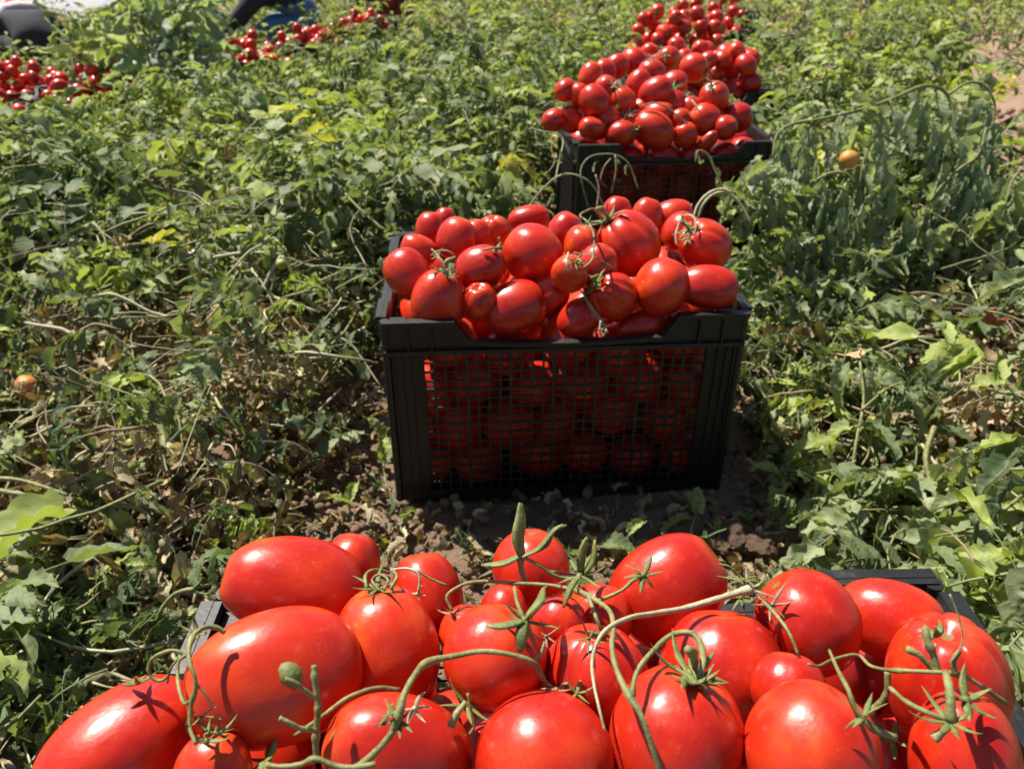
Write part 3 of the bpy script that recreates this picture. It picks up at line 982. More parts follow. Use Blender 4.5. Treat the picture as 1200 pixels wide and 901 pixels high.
# the tall pointed sepals stand up like small blades
t = empty('open_sepals', at_depth(611, 650, 0.42))
tag(t, 'tall pointed green sepals sticking up at the back of the foreground heap', 'sepals', 'green fruit stalks lying on the tomatoes')
c = Vector(t.location)
def blade_part(path, w, par, c, bv, base, flat=0.35):
    P = drape(path, bv, base, n=4)
    m = MB(); n_ = len(P)
    rad = [w*0.5*((p-EYE).dot(CF))/FPX * (0.45 + 1.1*math.sin(math.pi*min(1, 0.12+0.88*(i/(n_-1))))**0.8) for i, p in enumerate(P)]
    m.tube([p - c for p in P], rad, 6, flat)
    obj('sepal', m.mesh('sepal', M_CAL), par)
for path, w in [([(611,650,.026),(607,630,.03),(610,610,.034),(610,589,.036)], 13), ([(611,650,.026),(590,660,.026),(564,662,.028)], 9), ([(612,652,.026),(632,642,.028),(648,622,.032),(660,614,.034)], 7),
                ([(614,727,.016),(590,733,.018),(569,733,.020)], 9), ([(614,727,.016),(611,745,.016),(610,764,.016)], 10), ([(616,725,.016),(632,705,.016),(637,688,.018)], 8),
                ([(680,672,.024),(682,648,.03),(688,629,.034)], 7), ([(684,672,.024),(695,655,.03),(697,632,.034)], 7), ([(680,672,.024),(668,690,.024),(660,712,.022)], 7)]:
    blade_part(path, w, t, c, BV1, B1)

truss('pale dried ribbon like stalk curving down from a thick knot, right of centre', (780, 720),
  [([(882,690,.012),(862,695,.016),(836,703,.02),(800,713,.022),(765,719,.022),(740,723,.022),(715,734,.022),(701,750,.018),(694,775,.014),(696,801,.012),(702,829,.010),(709,857,.010)], 11, 4, (0.03,), M_PALE),
   ([(880,690,.012),(868,676,.014),(855,664,.016),(843,661,.018)], 5, 3, ()),
   ([(895,705,.008),(911,722,.008),(925,742,.008),(936,768,.008)], 6, 5, ())],
  [(880,690,.014,(0.3,0.6,0.6),30,6,7,0.2,M_DRYS), (905,708,.008,(0.4,0.1,0.9),28,5,6,0.7,M_DRYS), (868,700,.012,(-0.2,0.1,1),22,5,6,0.7), (872,680,.014,(0,1,0.2),30,4,6,-0.2)],
  BV1, B1, M_STEM)

truss('thick knobbly stalk arching from the bottom left centre to the middle of the foreground heap', (500, 780),
  [([(404,906,.014),(428,892,.016),(456,863,.02),(468,835,.024),(474,813,.026),(486,791,.026),(501,776,.024),(535,768,.02),(565,763,.018),(600,767,.016),(625,776,.014),(634,790,.010),(641,803,.008)], 12, 7, (0.25, 0.5)),
   ([(468,808,.022),(443,806,.014),(420,812,.010),(403,820,.010),(375,841,.010),(345,862,.008)], 8, 6, ()),
   ([(625,777,.014),(634,765,.014),(638,752,.014)], 5, 4, ())],
  [(467,843,.022,(-0.2,0.3,0.9),28,8,7,0.5), (486,830,.018,(0.5,-0.2,0.9),24,6,5,1.3,M_PALE), (455,838,.022,(-0.5,0.8,0.5),20,6,5,0.1)],
  BV1, B1)

truss('forked green stalk with a round bud end before the biggest oval tomato', (365, 840),
  [([(368,779,.03),(369,796,.03),(371,813,.032),(373,830,.032),(371,850,.034),(370,870,.034),(371,889,.034)], 9, 10, (0.12, 0.5, 0.78)),
   ([(370,818,.032),(356,808,.034),(345,799,.036),(334,795,.038)], 8, 7, ()),
   ([(371,856,.034),(352,853,.034),(338,846,.036),(327,841,.038)], 9, 7, (0.95,)),
   ([(312,896,.02),(330,898,.026),(350,896,.03),(371,889,.034),(392,897,.03),(415,899,.024),(440,895,.02)], 8, 9, (0.45,))],
  [(314,890,.022,(-0.6,0.5,0.5),26,9,7,0.3)],
  BV1, 0.33)
o = part('bud', lambda m: m.tube([at_depth(a, b, 0.315) for a, b in ((328,781),(333,783),(338,787),(343,793),(346,800),(344,806))], [0.0016, 0.0035, 0.0048, 0.0050, 0.0040, 0.0015], 10, 0.8), M_CAL, None)
tag(o, 'round green bud end on the forked stalk before the biggest oval tomato', 'bud')

truss('dark hooked stem rising from the round tomato with thin shadows', (790, 770),
  [([(741,816,.012),(744,794,.018),(752,778,.022),(765,763,.026),(778,750,.03),(790,743,.03),(806,741,.03),(816,746,.028),(822,758,.022),(824,775,.014),(820,795,.008)], 7, 11, (0.02,)),],
  [(819,796,.007,(0.15,0.8,0.55),38,9,6,0.5), (815,800,.007,(0.0,0.9,0.4),30,8,5,0.9)],
  BV1, B1)

truss('long branching truss with twisted sepals on the broad ribbed tomato at the right', (1080, 800),
  [([(947,778,.02),(960,780,.02),(975,773,.02),(1004,767,.02),(1020,780,.022),(1042,785,.024),(1065,786,.026),(1089,787,.026),(1118,789,.026),(1137,796,.022),(1156,808,.018),(1180,824,.014)], 4, 8, (0.5, 0.75)),
   ([(1108,788,.026),(1112,803,.026),(1114,822,.024),(1114,845,.022)], 12, 16, (0.9,)),
   ([(1040,786,.024),(1040,806,.022),(1034,820,.02),(1020,832,.018)], 10, 10, ()),
   ([(1043,806,.02),(1062,822,.02),(1085,834,.02),(1108,843,.022)], 8, 9, ()),
   ([(1098,786,.026),(1094,768,.03),(1087,750,.032),(1084,734,.034)], 13, 12, (0.5,)),
   ([(1094,785,.026),(1078,768,.03),(1062,760,.034)], 10, 12, (0.95,)),
   ([(972,762,.012),(982,785,.014),(994,808,.014),(1003,830,.014),(1023,853,.014),(1050,864,.012)], 5, 11, (0.8,)),
   ([(1120,790,.026),(1117,775,.03),(1125,762,.032)], 10, 7, ()),
   ([(1113,696,.05),(1122,718,.045),(1128,745,.04),(1124,762,.034),(1115,775,.030)], 3, 3, ()),
   ([(1114,845,.022),(1105,856,.022),(1094,866,.022)], 10, 16, (0.95,))],
  [(1114,846,.022,(0.1,0.6,0.7),46,10,7,0.7), (1132,820,.02,(0.8,0.3,0.5),38,12,5,0.8), (1013,838,.016,(-0.5,0.7,0.4),32,7,6,0.2), (1045,866,.012,(-0.1,0.1,1),30,8,5,0.9), (1096,744,.034,(-0.2,0.9,0.4),26,10,4,1.2)],
  BV1, 0.40)

truss('curly knotted stalk clump between the oblong and the biggest oval tomato', (225, 780),
  [([(264,741,.012),(253,735,.014),(240,735,.016),(228,743,.018),(222,757,.018),(222,775,.018),(228,792,.018),(229,808,.018),(224,826,.018),(222,851,.016),(230,872,.014)], 8, 6, (0.35, 0.75)),
   ([(221,766,.018),(210,774,.02),(208,790,.02),(210,808,.018),(216,824,.016),(224,820,.016)], 6, 5, ()),
   ([(222,770,.018),(205,762,.02),(190,765,.022),(178,772,.022),(174,784,.02),(180,795,.018),(190,797,.018),(198,789,.02),(192,779,.02)], 6, 5, ()),
   ([(196,800,.012),(200,783,.016),(212,768,.018)], 4, 4, ()),
   ([(228,800,.018),(240,812,.016),(250,830,.012)], 5, 3, ())],
  [(232,742,.018,(-0.3,0.6,0.7),26,5,6,1.2), (163,800,.010,(-0.4,0.9,0.2),26,8,5,0.7), (236,840,.014,(0.3,-0.6,0.7),22,4,5,0.8), (243,868,.008,(0,0.9,0.4),38,7,5,1.0)],
  BV1, 0.36)

truss('looping green calyx strands on the tomato between the two big left ovals', (450, 680),
  [([(430,690,.006),(428,676,.012),(434,669,.016),(445,668,.016),(456,671,.014)], 6, 5, ()),
   ([(445,692,.004),(436,680,.010),(445,673,.012),(455,680,.008),(450,692,.004)], 4, 4, ()),
   ([(458,690,.004),(465,676,.012),(460,668,.014)], 7, 5, ()),
   ([(458,668,.014),(475,666,.012),(488,670,.010),(492,680,.008),(490,694,.008)], 5, 4, (), M_PALE),
   ([(488,668,.010),(505,678,.008),(524,686,.010)], 4, 4, ())],
  [(442,690,.003,(0,0.9,0.4),42,6,6,0.3), (489,696,.006,(0,-0.3,0.9),14,5,5,1.0,M_PALE)],
  BV1, 0.42)

truss('short pointed sepals in the dark gap left of the bottom centre tomato', (545, 830),
  [([(528,850,.004),(536,835,.008),(546,822,.012)], 14, 8, ()), ([(548,812,.012),(552,832,.012),(556,850,.010),(550,860,.008)], 5, 4, ())],
  [(548,826,.008,(0.3,0.5,0.7),38,7,6,0.3), (652,808,.006,(0,0.8,0.6),30,6,5,0.5,M_DRYS), (676,812,.006,(0.4,0.6,0.6),22,5,5,0.6)],
  BV1, 0.36)

# stalks on the middle crate
BB = 0.93
truss('looped stalk hanging from the largest tomato of the middle crate', (700, 290),
  [([(708,262,.01),(697,246,.02),(688,247,.02),(680,253,.02),(690,262,.02),(696,276,.02),(695,298,.02),(693,306,.018),(684,314,.016)], 3.5, 3.5, ()),
   ([(708,258,.01),(700,245,.02),(702,222,.03),(698,205,.04)], 3.5, 3, (), M_DRYS),
   ([(667,318,.012),(664,306,.02),(666,296,.02)], 5, 3, (), M_PALE),
   ([(672,296,.02),(695,301,.02),(712,310,.02),(720,316,.014)], 2.5, 2, (), M_DRYS)],
  [(688,262,.01,(0,0.5,0.8),16,3,6,0.4), (710,262,.004,(-0.3,0.9,0.3),13,6,6,0.6)], BV2, BB, M_STEM, 'tomato stalk')
truss('curled calyx strands above the left corner tomatoes of the middle crate', (520, 300),
  [([(523,325,.004),(520,310,.012),(512,298,.018),(506,292,.018)], 3, 2.5, ()), ([(505,300,.012),(515,294,.016),(528,296,.016),(534,306,.012),(532,318,.008)], 3.5, 3, (), M_DRYS), ([(565,293,.006),(577,291,.008),(589,290,.008)], 3.5, 3, ()), ([(585,278,.01),(586,290,.01)], 4, 4, ())],
  [(528,324,.006,(0,0.8,0.5),15,3.5,7,0.6), (512,300,.012,(-0.3,0.6,0.6),14,3,6,0.9,M_DRYS), (581,292,.006,(0.3,0.3,0.8),10,4,5,0.5)], BV2, BB)
truss('thin looped stem at the back right tomato of the middle crate', (805, 270),
  [([(793,288,.012),(792,275,.018),(797,260,.022),(803,253,.022),(812,254,.02),(816,264,.014),(813,276,.008)], 3.5, 3, (), M_PALE),
   ([(813,254,.02),(818,240,.03),(830,227,.04),(845,222,.05),(858,226,.05)], 4, 5, (), M_PALE)],
  [(806,280,.006,(-0.4,0.5,0.7),15,4,6,0.4)], BV2, BB)
truss('brown withered pod hanging over the notch of the middle crate', (700, 378),
  [([(682,342,.008),(690,356,.016),(700,370,.018),(710,385,.016)], 3, 8, (), M_DRYS), ([(704,376,.018),(703,388,.016),(706,394,.014),(711,386,.014)], 4, 3, (), M_PALE)],
  [(686,346,.006,(-0.5,0.4,0.7),14,4,7,0.5), (706,387,.014,(0,-0.7,0.6),9,3,5,0.5,M_DRYS)], BV2, 0.9, M_DRYS)
truss('stalk arch lying across the heap of the second crate behind', (780, 128),
  [([(752,125,.02),(765,121,.03),(778,124,.03),(792,134,.03),(806,146,.02)], 2.5, 2.5, (), M_DRYS), ([(811,118,.02),(816,125,.02),(820,131,.02)], 4, 2.5, (), M_PALE)],
  [(739,134,.01,(0,0.7,0.6),12,3,7,0.6,M_DRYS), (765,68,.01,(0,0.7,0.6),12,3,7,0.3,M_DRYS), (790,104,.01,(0,0.7,0.6),12,4,7,0.3), (720,100,.01,(0,0.7,0.6),12,3,6,0.3,M_DRYS)], BV3, 1.75)

# ------------------------------------------------------------------ leaves
def blade(base, d, up, L, Wd, seg, across, droop, fold, jag, rr, curl=0.0, crump=0.16):
    """a leaflet grown as a strip that droops, folds along its midrib and has a toothed edge. returns (verts, faces, luv)"""
    V = []; F = []; U = []
    p = Vector(base); d = d.normalized()
    side = d.cross(up)
    if side.length < 1e-3: side = Vector((0, 1, 0))
    side.normalize()
    half = across // 2
    phs = rr.uniform(0, 6)
    tw = rr.uniform(-0.5, 0.5) / seg
    for i in range(seg + 1):
        t = i / seg
        w = Wd * (math.sin(math.pi * (0.06 + 0.94*t) ** 0.75)) ** 0.8 if t < 1 else 0.0
        if 0 < i < seg and jag: w *= (1 + jag * (1 if i % 2 else -1) * (0.7 + 0.6*rr.random()))
        w = max(w, Wd * 0.02)
        nrm = side.cross(d).normalized()
        fo = fold * (0.7 + 0.6*t)
        for k in range(-half, half + 1):
            s_ = k / half
            ang = fo + curl * abs(s_)
            q = p + side * (s_ * w * math.cos(ang)) + nrm * (abs(s_) * w * math.sin(ang))
            q += nrm * (Wd * 0.16 * math.sin(7*t + phs + 2*s_) * abs(s_))
            q -= d * (abs(s_) * L * 0.05 * (1 if jag else 0))
            if 0 < i: q += nrm * (crump * Wd * rr.gauss(0, 1)) + side * (crump * 0.5 * Wd * rr.gauss(0, 1))
            V.append(q); U.append((t, s_, 0))
        d = (Matrix.Rotation(-droop/seg, 3, side) @ d).normalized()
        side = (Matrix.Rotation(tw, 3, d) @ side).normalized()
        p = p + d * (L / seg)
    n = 2*half + 1
    for i in range(seg):
        for k in range(n - 1):
            a = i*n + k
            F.append((a, a+1, a+n+1, a+n))
    return V, F, U

def compound(rr, L=0.13, pairs=3, seg=8, across=4, wilt=0.6, a0=0.6, dryness=0.0, stemr=0.0014, sides=4, leafw=0.235, leaflen=0.37):
    """a tomato leaf: rachis with pairs of leaflets, grown from the origin along +x"""
    V = []; F = []; U = []
    path = []; p = Vector((0, 0, 0)); ang = a0
    n = 8
    yaw = 0
    for i in range(n + 1):
        path.append(p.copy())
        ang -= (a0 + wilt) / n * (0.5 + i / n)
        yaw += rr.uniform(-0.12, 0.12)
        p = p + Vector((math.cos(ang)*math.cos(yaw), math.cos(ang)*math.sin(yaw), math.sin(ang))) * (L / n)
    m = MB()
    m.tube(path, [stemr * (1.2 - 0.8*i/n) for i in range(n+1)], sides, cap=False)
    V += [Vector(v) for v in m.v]; F += list(m.f); U += [(0.5, 0.0, 1)] * len(m.v)
    def put(at, d, l, w, dr):
        v, f, u = blade(at, d, Vector((0, 0, 1)), l, w, seg, across, dr, rr.uniform(0.1, 0.9) + 0.6*max(0, wilt-0.4) + dryness*0.8, 0.20, rr, dryness*1.2 + rr.uniform(-0.6, 0.6))
        k = len(V)
        V.extend(v); F.extend([tuple(q + k for q in g) for g in f]); U.extend(u)
    ll = L * leaflen
    for k in range(pairs):
        i = int(n * (0.35 + 0.6 * k / pairs))
        d = (path[i+1] - path[i]).normalized()
        sd = d.cross(Vector((0, 0, 1))).normalized()
        for s_ in (-1, 1):
            dd = (d * rr.uniform(0.25, 0.6) + sd * s_ + Vector((0, 0, rr.uniform(-0.3, 0.25) - wilt*0.5))).normalized()
            l = ll * rr.uniform(0.75, 1.1)
            put(path[i], dd, l, l * leafw * rr.uniform(0.8, 1.15), wilt * rr.uniform(0.4, 1.5) + dryness)
    d = (path[-1] - path[-2]).normalized()
    put(path[-1], d, ll*1.25, ll*leafw*1.25, wilt*rr.uniform(0.5, 1.2) + dryness)
    return V, F, U

def pack(t):
    V, F, U = t
    tri = []
    for f in F:
        if len(f) == 4: tri.append(f)
    return (np.array([tuple(v) for v in V], np.float32), np.array(tri, np.int32), np.array(U, np.float32))

R5 = random.Random(5)
NEAR = [pack(compound(R5, wilt=R5.uniform(0.4, 2.0), a0=R5.uniform(0.1, 0.8), pairs=R5.choice([3, 3, 4]), seg=8, across=4)) for _ in range(12)]
MIDL = [pack(compound(R5, wilt=R5.uniform(0.3, 1.8), a0=R5.uniform(0.1, 0.8), pairs=R5.choice([3, 3, 4]), seg=5, across=2, sides=3)) for _ in range(12)]
FARL = [pack(compound(R5, wilt=R5.uniform(0.3, 1.3), a0=R5.uniform(0.1, 0.8), pairs=2, seg=3, across=2, sides=3)) for _ in range(8)]
DRYL = [pack(compound(R5, wilt=R5.uniform(0.9, 2.2), a0=R5.uniform(0.0, 0.6), pairs=R5.choice([2, 3]), seg=6, across=2, sides=3, dryness=1.0, leafw=0.26)) for _ in range(8)]
def curl_scrap(rr):
    return blade(Vector((0, 0, 0)), Vector((1, 0, rr.uniform(-.2, .6))), Vector((0, 0, 1)), 0.035, 0.013, 6, 4, rr.uniform(0.5, 3), rr.uniform(0.3, 1.2), 0.18, rr, 0.8)
SCRAP = [pack(curl_scrap(R5)) for _ in range(10)]

def scatter(name, items, mat, label=None, kind='stuff', cat=None, parent=None):
    """items: (template, pos, yaw, pitch, roll, scale, tint, dry) joined into one mesh"""
    vs = []; fs = []; us = []; tn = []; dr = []
    k = 0
    for (T, p, ya, pi_, ro, sc, ti, dy) in items:
        M = np.array((Matrix.Rotation(ya, 3, 'Z') @ Matrix.Rotation(pi_, 3, 'Y') @ Matrix.Rotation(ro, 3, 'X')), np.float32) * sc
        v = T[0] @ M.T + np.array(p, np.float32)
        vs.append(v); fs.append(T[1] + k); us.append(T[2])
        tn.append(np.full(len(v), ti, np.float32)); dr.append(np.full(len(v), dy, np.float32))
        k += len(v)
    v = np.concatenate(vs); f = np.concatenate(fs); u = np.concatenate(us); tn = np.concatenate(tn); dr = np.concatenate(dr)
    me = bpy.data.meshes.new(name)
    me.vertices.add(len(v)); me.vertices.foreach_set('co', v.ravel())
    me.loops.add(len(f)*4); me.loops.foreach_set('vertex_index', f.ravel())
    me.polygons.add(len(f)); me.polygons.foreach_set('loop_start', np.arange(0, len(f)*4, 4, dtype=np.int32))
    me.polygons.foreach_set('use_smooth', np.ones(len(f), bool))
    me.update(calc_edges=True)
    a = me.attributes.new('tint', 'FLOAT', 'POINT'); a.data.foreach_set('value', tn)
    a = me.attributes.new('dry', 'FLOAT', 'POINT'); a.data.foreach_set('value', dr)
    a = me.attributes.new('luv', 'FLOAT_VECTOR', 'POINT'); a.data.foreach_set('vector', u.ravel())
    me.materials.append(mat)
    o = obj(name, me, parent)
    if kind: o['kind'] = kind
    if label: o['label'] = label
    if cat: o['category'] = cat
    return o

# --- where things may grow
def crate_dist(x, y):
    d = 9
    for (cx, cy, rot) in CRATES:
        c, s = math.cos(R(rot)), math.sin(R(rot))
        dx, dy = x - cx, y - cy
        lx, ly = abs(dx*c + dy*s) - CW/2, abs(-dx*s + dy*c) - CD/2
        q = math.hypot(max(lx, 0), max(ly, 0)) + min(max(lx, ly), 0)
        d = min(d, q)
    return d

def fbm(x, y, s, o=0.0):
    p = Vector((x*s + o, y*s - o, o*0.37))
    return noise.noise(p) * 0.65 + noise.noise(p*2.1) * 0.35     # about -0.7 .. 0.7

def bare(px_x, px_y):
    return None

def zone(x, y):
    """(density, canopy height, dryness, greenness)"""
    n1 = fbm(x, y, 1.6, 3.1); n2 = fbm(x, y, 2.7, 9.4); n3 = fbm(x, y, 0.9, 5.0)
    n4 = fbm(x, y, 3.6, 21.0)
    cl = smooth(-0.28, 0.22, n4 + 0.4*n1)          # clumps: one plant, then a hollow
    dens = 0.35 + 0.65*cl; H = 0.04 + 0.19*cl + 0.05*n1; dry = 0.13 + max(0, n2) * 1.1 + 0.15*(1-cl); grn = 0.52 + 0.38 * n3 + 0.1*n2
    # bare reddish soil at the upper right
    zc = y*0.857 + 0.355
    px = 600 + 912*x/zc; py = -100 + 734/zc
    b = smooth(1078, 1112, px + 26*n2) * smooth(285, 255, py + 20*n1) * smooth(58, 76, py + 12*n2)
    b = max(b, smooth(34, 14, math.hypot((px-1085)*0.8, (py-52)*2.2)))
    dens *= 1 - 0.93*b
    b2 = math.exp(-(((x-1.95)/0.28)**2 + ((y-3.3)/0.3)**2)); dens *= 1 - 0.7*b2
    # strip between foreground crate and middle crate: soil, crumbs and few leaves
    s_ = smooth(-0.31, -0.25, x) * smooth(0.42, 0.29, x) * smooth(0.90, 0.80, y)
    dens *= 1 - 0.96*s_
    # left middle: dried, brown, tangled
    l = smooth(-0.15, -0.35, x) * smooth(1.45, 1.1, y)
    dry += 0.48*l*smooth(0.5, 0.8, y)
    grn -= 0.06*l
    H *= 1 - 0.25*l
    for (qx, qy, wx, wy, am) in ((150, 470, 150, 90, 0.55), (330, 450, 90, 60, 0.3), (110, 720, 170, 130, 0.35), (1165, 470, 90, 70, 0.7), (225, 262, 60, 22, 0.8), (1010, 470, 60, 60, 0.2), (990, 95, 60, 18, 0.5), (440, 240, 40, 15, 0.4), (1100, 350, 80, 30, 0.3), (620, 200, 30, 50, 0.4), (1180, 640, 60, 60, 0.3)):
        dry += am * math.exp(-(((px-qx)/wx)**2 + ((py-qy)/wy)**2))
    # right middle
    r = smooth(0.55, 0.8, x) * smooth(1.35, 1.1, y) * smooth(0.7, 0.85, y)
    dry += 0.38*r
    # middle distance: lush
    m_ = smooth(1.3, 1.8, y)
    grn += 0.12*m_; H += 0.03*m_; dry -= 0.14*m_
    # lane along the row of crates is lower and trampled
    lane = abs(x - (0.06 + 0.3*(y-1.0)))
    if y < 3.4: 
        k = smooth(0.42, 0.26, lane)
        H *= 1 - 0.45*k; dens *= 1 - 0.25*k
    if 0.42 < x < 1.10 and 1.0 < y < 1.70: H = min(H, 0.07)
    if x < -5.2 and y > 10.8: dens = 0.0
    # low growth where single plants and leaves stand out
    H = min(H, 0.045 + 0.5*smooth(0.30, 0.0, min(x-0.27, 0.66-x, 10)+0.15) ) if (0.22 < x < 0.72 and 0.5 < y < 0.98) else H
    if x < -0.2 and y < 0.80: H = min(H, 0.05 + 0.25*smooth(0.66, 0.82, y)); dry += 0.12
    return dens, max(0.03, H), min(0.9, max(0, dry)), grn

def in_view(x, y, mg=1.30):
    zc = y*math.cos(PITCH) + (CAMZ)*math.sin(PITCH)
    return zc > 0.15 and abs(x) < mg * 0.66 * zc + 0.12

R6 = random.Random(66)
near_i, mid_i, far_i, dry_i = [], [], [], []
def place(n, y0, y1, pool, out, sc0, sc1, wmax=1.30):
    c = 0; tries = 0
    while c < n and tries < n*30:
        tries += 1
        y = R6.uniform(y0, y1)
        xm = wmax * 0.66 * (y*0.857+0.355) + 0.12
        if R6.random() > xm / (wmax * 0.66 * (y1*0.857+0.355) + 0.12): continue
        x = R6.uniform(-xm, xm)
        dens, H, dry, grn = zone(x, y)
        if R6.random() > dens: continue
        d = crate_dist(x, y)
        if d < (0.045 if y < 2.4 else 0.02): continue
        Hl = H * smooth(-0.02, 0.14, d) if y < 2.4 else (max(H, 0.19 * smooth(0.5, 0.0, d)) if x > 0 else H * smooth(-0.05, 0.45, d))
        if y < crate_y_front(x, y): Hl = min(Hl, 0.06)
        u = R6.random() ** 0.6
        z = ground_z(x, y) + 0.006 + Hl * u
        isdry = R6.random() < dry * (1.25 - 0.5*u)
        sc = R6.uniform(sc0, sc1) * (0.75 if d < 0.12 else 1)
        yaw = R6.uniform(0, 6.283)
        if d < 0.14:     # point away from crates
            e = 0.01
            gx = crate_dist(x+e, y) - d; gy = crate_dist(x, y+e) - d
            yaw = math.atan2(gy, gx) + R6.uniform(-0.9, 0.9)
        tint = min(grn - 0.03 + R6.gauss(0, 0.20), 0.86)
        if R6.random() < 0.02: tint = 0.98
        tint = min(1, max(0, tint))
        if isdry:
            dry_i.append((R6.choice(DRYL), (x, y, z*0.8+ground_z(x,y)*0.2), yaw, R6.uniform(-0.4, 0.7), R6.uniform(-0.8, 0.8), sc*0.75, R6.random(), 1.0))
        else:
            out.append((R6.choice(pool), (x, y, z), yaw, R6.uniform(-0.9, 0.45), R6.uniform(-0.7, 0.7), sc, tint, R6.uniform(0, 0.35)))
        c += 1

def crate_y_front(x, y):
    # the leaves right in front of the middle and the second crate stay low
    if -0.25 < x < 0.42 and 0.4 < y < 0.86: return 9
    if 0.05 < x < 0.70 and 1.2 < y < 1.72: return 9
    return -9

place(1900, 0.05, 1.25, NEAR, near_i, 0.5, 1.2)
place(3000, 1.25, 2.2, MIDL, mid_i, 0.5, 1.25)
place(5400, 2.2, 4.2, MIDL, mid_i, 0.55, 1.3)
place(7600, 4.2, 9.5, FARL, far_i, 0.8, 1.6)
place(1400, 9.0, 22.0, FARL, far_i, 1.2, 2.4)

scatter('tomato_foliage', near_i, M_LEAF, 'tangled wilting tomato leaves covering the near field', cat='foliage')
scatter('tomato_foliage', mid_i, M_LEAF, 'green tomato leaves covering the middle distance of the field', cat='foliage')
scatter('tomato_foliage', far_i, M_LEAF, 'small blurred green leaves of the far field', cat='foliage')
scatter('dry_foliage', dry_i, M_LEAF, 'brown shrivelled leaves scattered among the green vines', cat='dry leaves')

# crumbled leaf litter on the soil
R8 = random.Random(88)
lit = []
while len(lit) < 7500:
    y = R8.uniform(0.1, 2.6)
    xm = 1.25*0.66*(y*0.857+0.355)+0.1
    x = R8.uniform(-xm, xm)
    d = crate_dist(x, y)
    if d < 0.012: continue
    dens, H, dry, grn = zone(x, y)
    if R8.random() > 0.3 + dry*1.1 and not (-0.36 < x < 0.5 and y < 0.95): continue
    z = ground_z(x, y) + R8.uniform(0, 0.018) + (H*0.7*R8.random() if R8.random() < 0.4 and d > 0.15 and dens > 0.5 else 0)
    lit.append((R8.choice(SCRAP), (x, y, z), R8.uniform(0, 6.28), R8.uniform(-1, 1), R8.uniform(-1.5, 1.5), R8.uniform(0.25, 0.95), R8.random(), 1.0 if R8.random() < 0.86 else 0.0))
scatter('leaf_litter', lit, M_LEAF, 'crumbs of dry leaves lying on the soil', cat='leaf litter')

# stems criss-crossing
def wander(rr, x, y, z, L, n=8, yaw=None, rise=0.15):
    yaw = rr.uniform(0, 6.28) if yaw is None else yaw
    pts = []; p = Vector((x, y, z)); el = rr.uniform(-0.1, 0.5); turn = rr.gauss(0, 0.1)
    for i in range(n + 1):
        pts.append(p.copy())
        turn = turn*0.75 + rr.gauss(0, 0.13); yaw += turn; el += rr.gauss(-0.07, 0.14)
        el = max(-0.6, min(0.7, el))
        q = p + Vector((math.cos(yaw)*math.cos(el), math.sin(yaw)*math.cos(el), math.sin(el))) * (L/n)
        gz = ground_z(q.x, q.y) + 0.008
        if q.z < gz: q.z = gz + 0.004; el = 0.15
        p = q
    return pts
def vines(n, y0, y1, r0, r1, L0, L1, mat, name, label, seed, sides=5):
    rr = random.Random(seed); m = MB(); c = 0
    while c < n:
        y = rr.uniform(y0, y1); xm = 1.25*0.66*(y*0.857+0.355)+0.1; x = rr.uniform(-xm, xm)
        dens, H, dry, grn = zone(x, y)
        if rr.random() > dens*0.9: continue
        if crate_dist(x, y) < 0.06: continue
        pts = wander(rr, x, y, ground_z(x, y) + H*rr.uniform(0.1, 1.05), rr.uniform(L0, L1))
        if min(crate_dist(p.x, p.y) for p in pts) < 0.018: continue
        if any(-0.32 < p.x < 0.40 and p.y < 0.90 for p in pts): continue
        if any(math.hypot(p.x-0.1, p.y-1.4) < 0.2 for p in pts): continue
        r = rr.uniform(r0, r1)
        m.tube(pts, [r*(1.1-0.6*i/8) for i in range(9)], sides)
        c += 1
    o = obj(name, m.mesh(name, mat)); tag(o, label, 'vine stems', None, 'stuff')
vines(360, 0.05, 1.6, 0.0010, 0.0032, 0.08, 0.26, M_STEM, 'vine_stems', 'green vine stems criss-crossing the near field', 1)
vines(750, 0.05, 1.9, 0.0007, 0.0022, 0.05, 0.20, M_DRYS, 'dry_stems', 'dry brown stems and twigs lying among the leaves', 2)
vines(900, 0.2, 2.6, 0.0007, 0.0026, 0.04, 0.20, M_PALE, 'pale_stems', 'thin straw coloured stems lying over the leaves', 3)
vines(450, 1.5, 4.5, 0.0012, 0.0032, 0.12, 0.30, M_STEM, 'vine_stems', 'pale green stems showing between the leaves farther off', 4, 4)

# soil clods and crumbs
R9 = random.Random(99)
def clod(rr, sub):
    bm = bmesh.new(); bmesh.ops.create_icosphere(bm, subdivisions=sub, radius=1)
    o_ = rr.uniform(0, 99)
    for v in bm.verts:
        p = v.co * 1.1 + Vector((o_, 0, 0))
        v.co *= 0.78 + 0.42*noise.noise(p) + 0.22*noise.noise(p*2.6)
        v.co.z *= 0.75
    f = [tuple(x.index for x in q.verts) for q in bm.faces]; v = [q.co.copy() for q in bm.verts]; bm.free()
    return v, f
CL = [clod(R9, 1) for _ in range(6)]; CLB = [clod(R9, 3) for _ in range(5)]
m = MB(); c = 0
while c < 2600:
    if c < 1500: x, y = R9.uniform(-0.4, 0.55), R9.uniform(0.40, 0.96)
    elif c < 2100: x, y = R9.uniform(1.1, 2.1), R9.uniform(1.4, 3.4)
    else: x, y = R9.uniform(-1.2, 1.2), R9.uniform(0.1, 2.0)
    if crate_dist(x, y) < 0.01: continue
    r = 0.0022 + 0.011 * R9.random() ** 3.5
    if y > 1.4: r *= 1.8
    k = R9.choice(CL)
    m.add(k[0], k[1], Matrix.Translation((x, y, ground_z(x, y) + 0.004 + r*0.3 + 0.0)) @ Euler((R9.uniform(0, 6), R9.uniform(0, 6), 0)).to_matrix().to_4x4() @ Matrix.Scale(r, 4))
    c += 1
tag(obj('soil_crumbs', m.mesh('soil_crumbs', M_SOIL)), 'loose crumbs of dry reddish soil', 'soil crumbs', None, 'stuff')
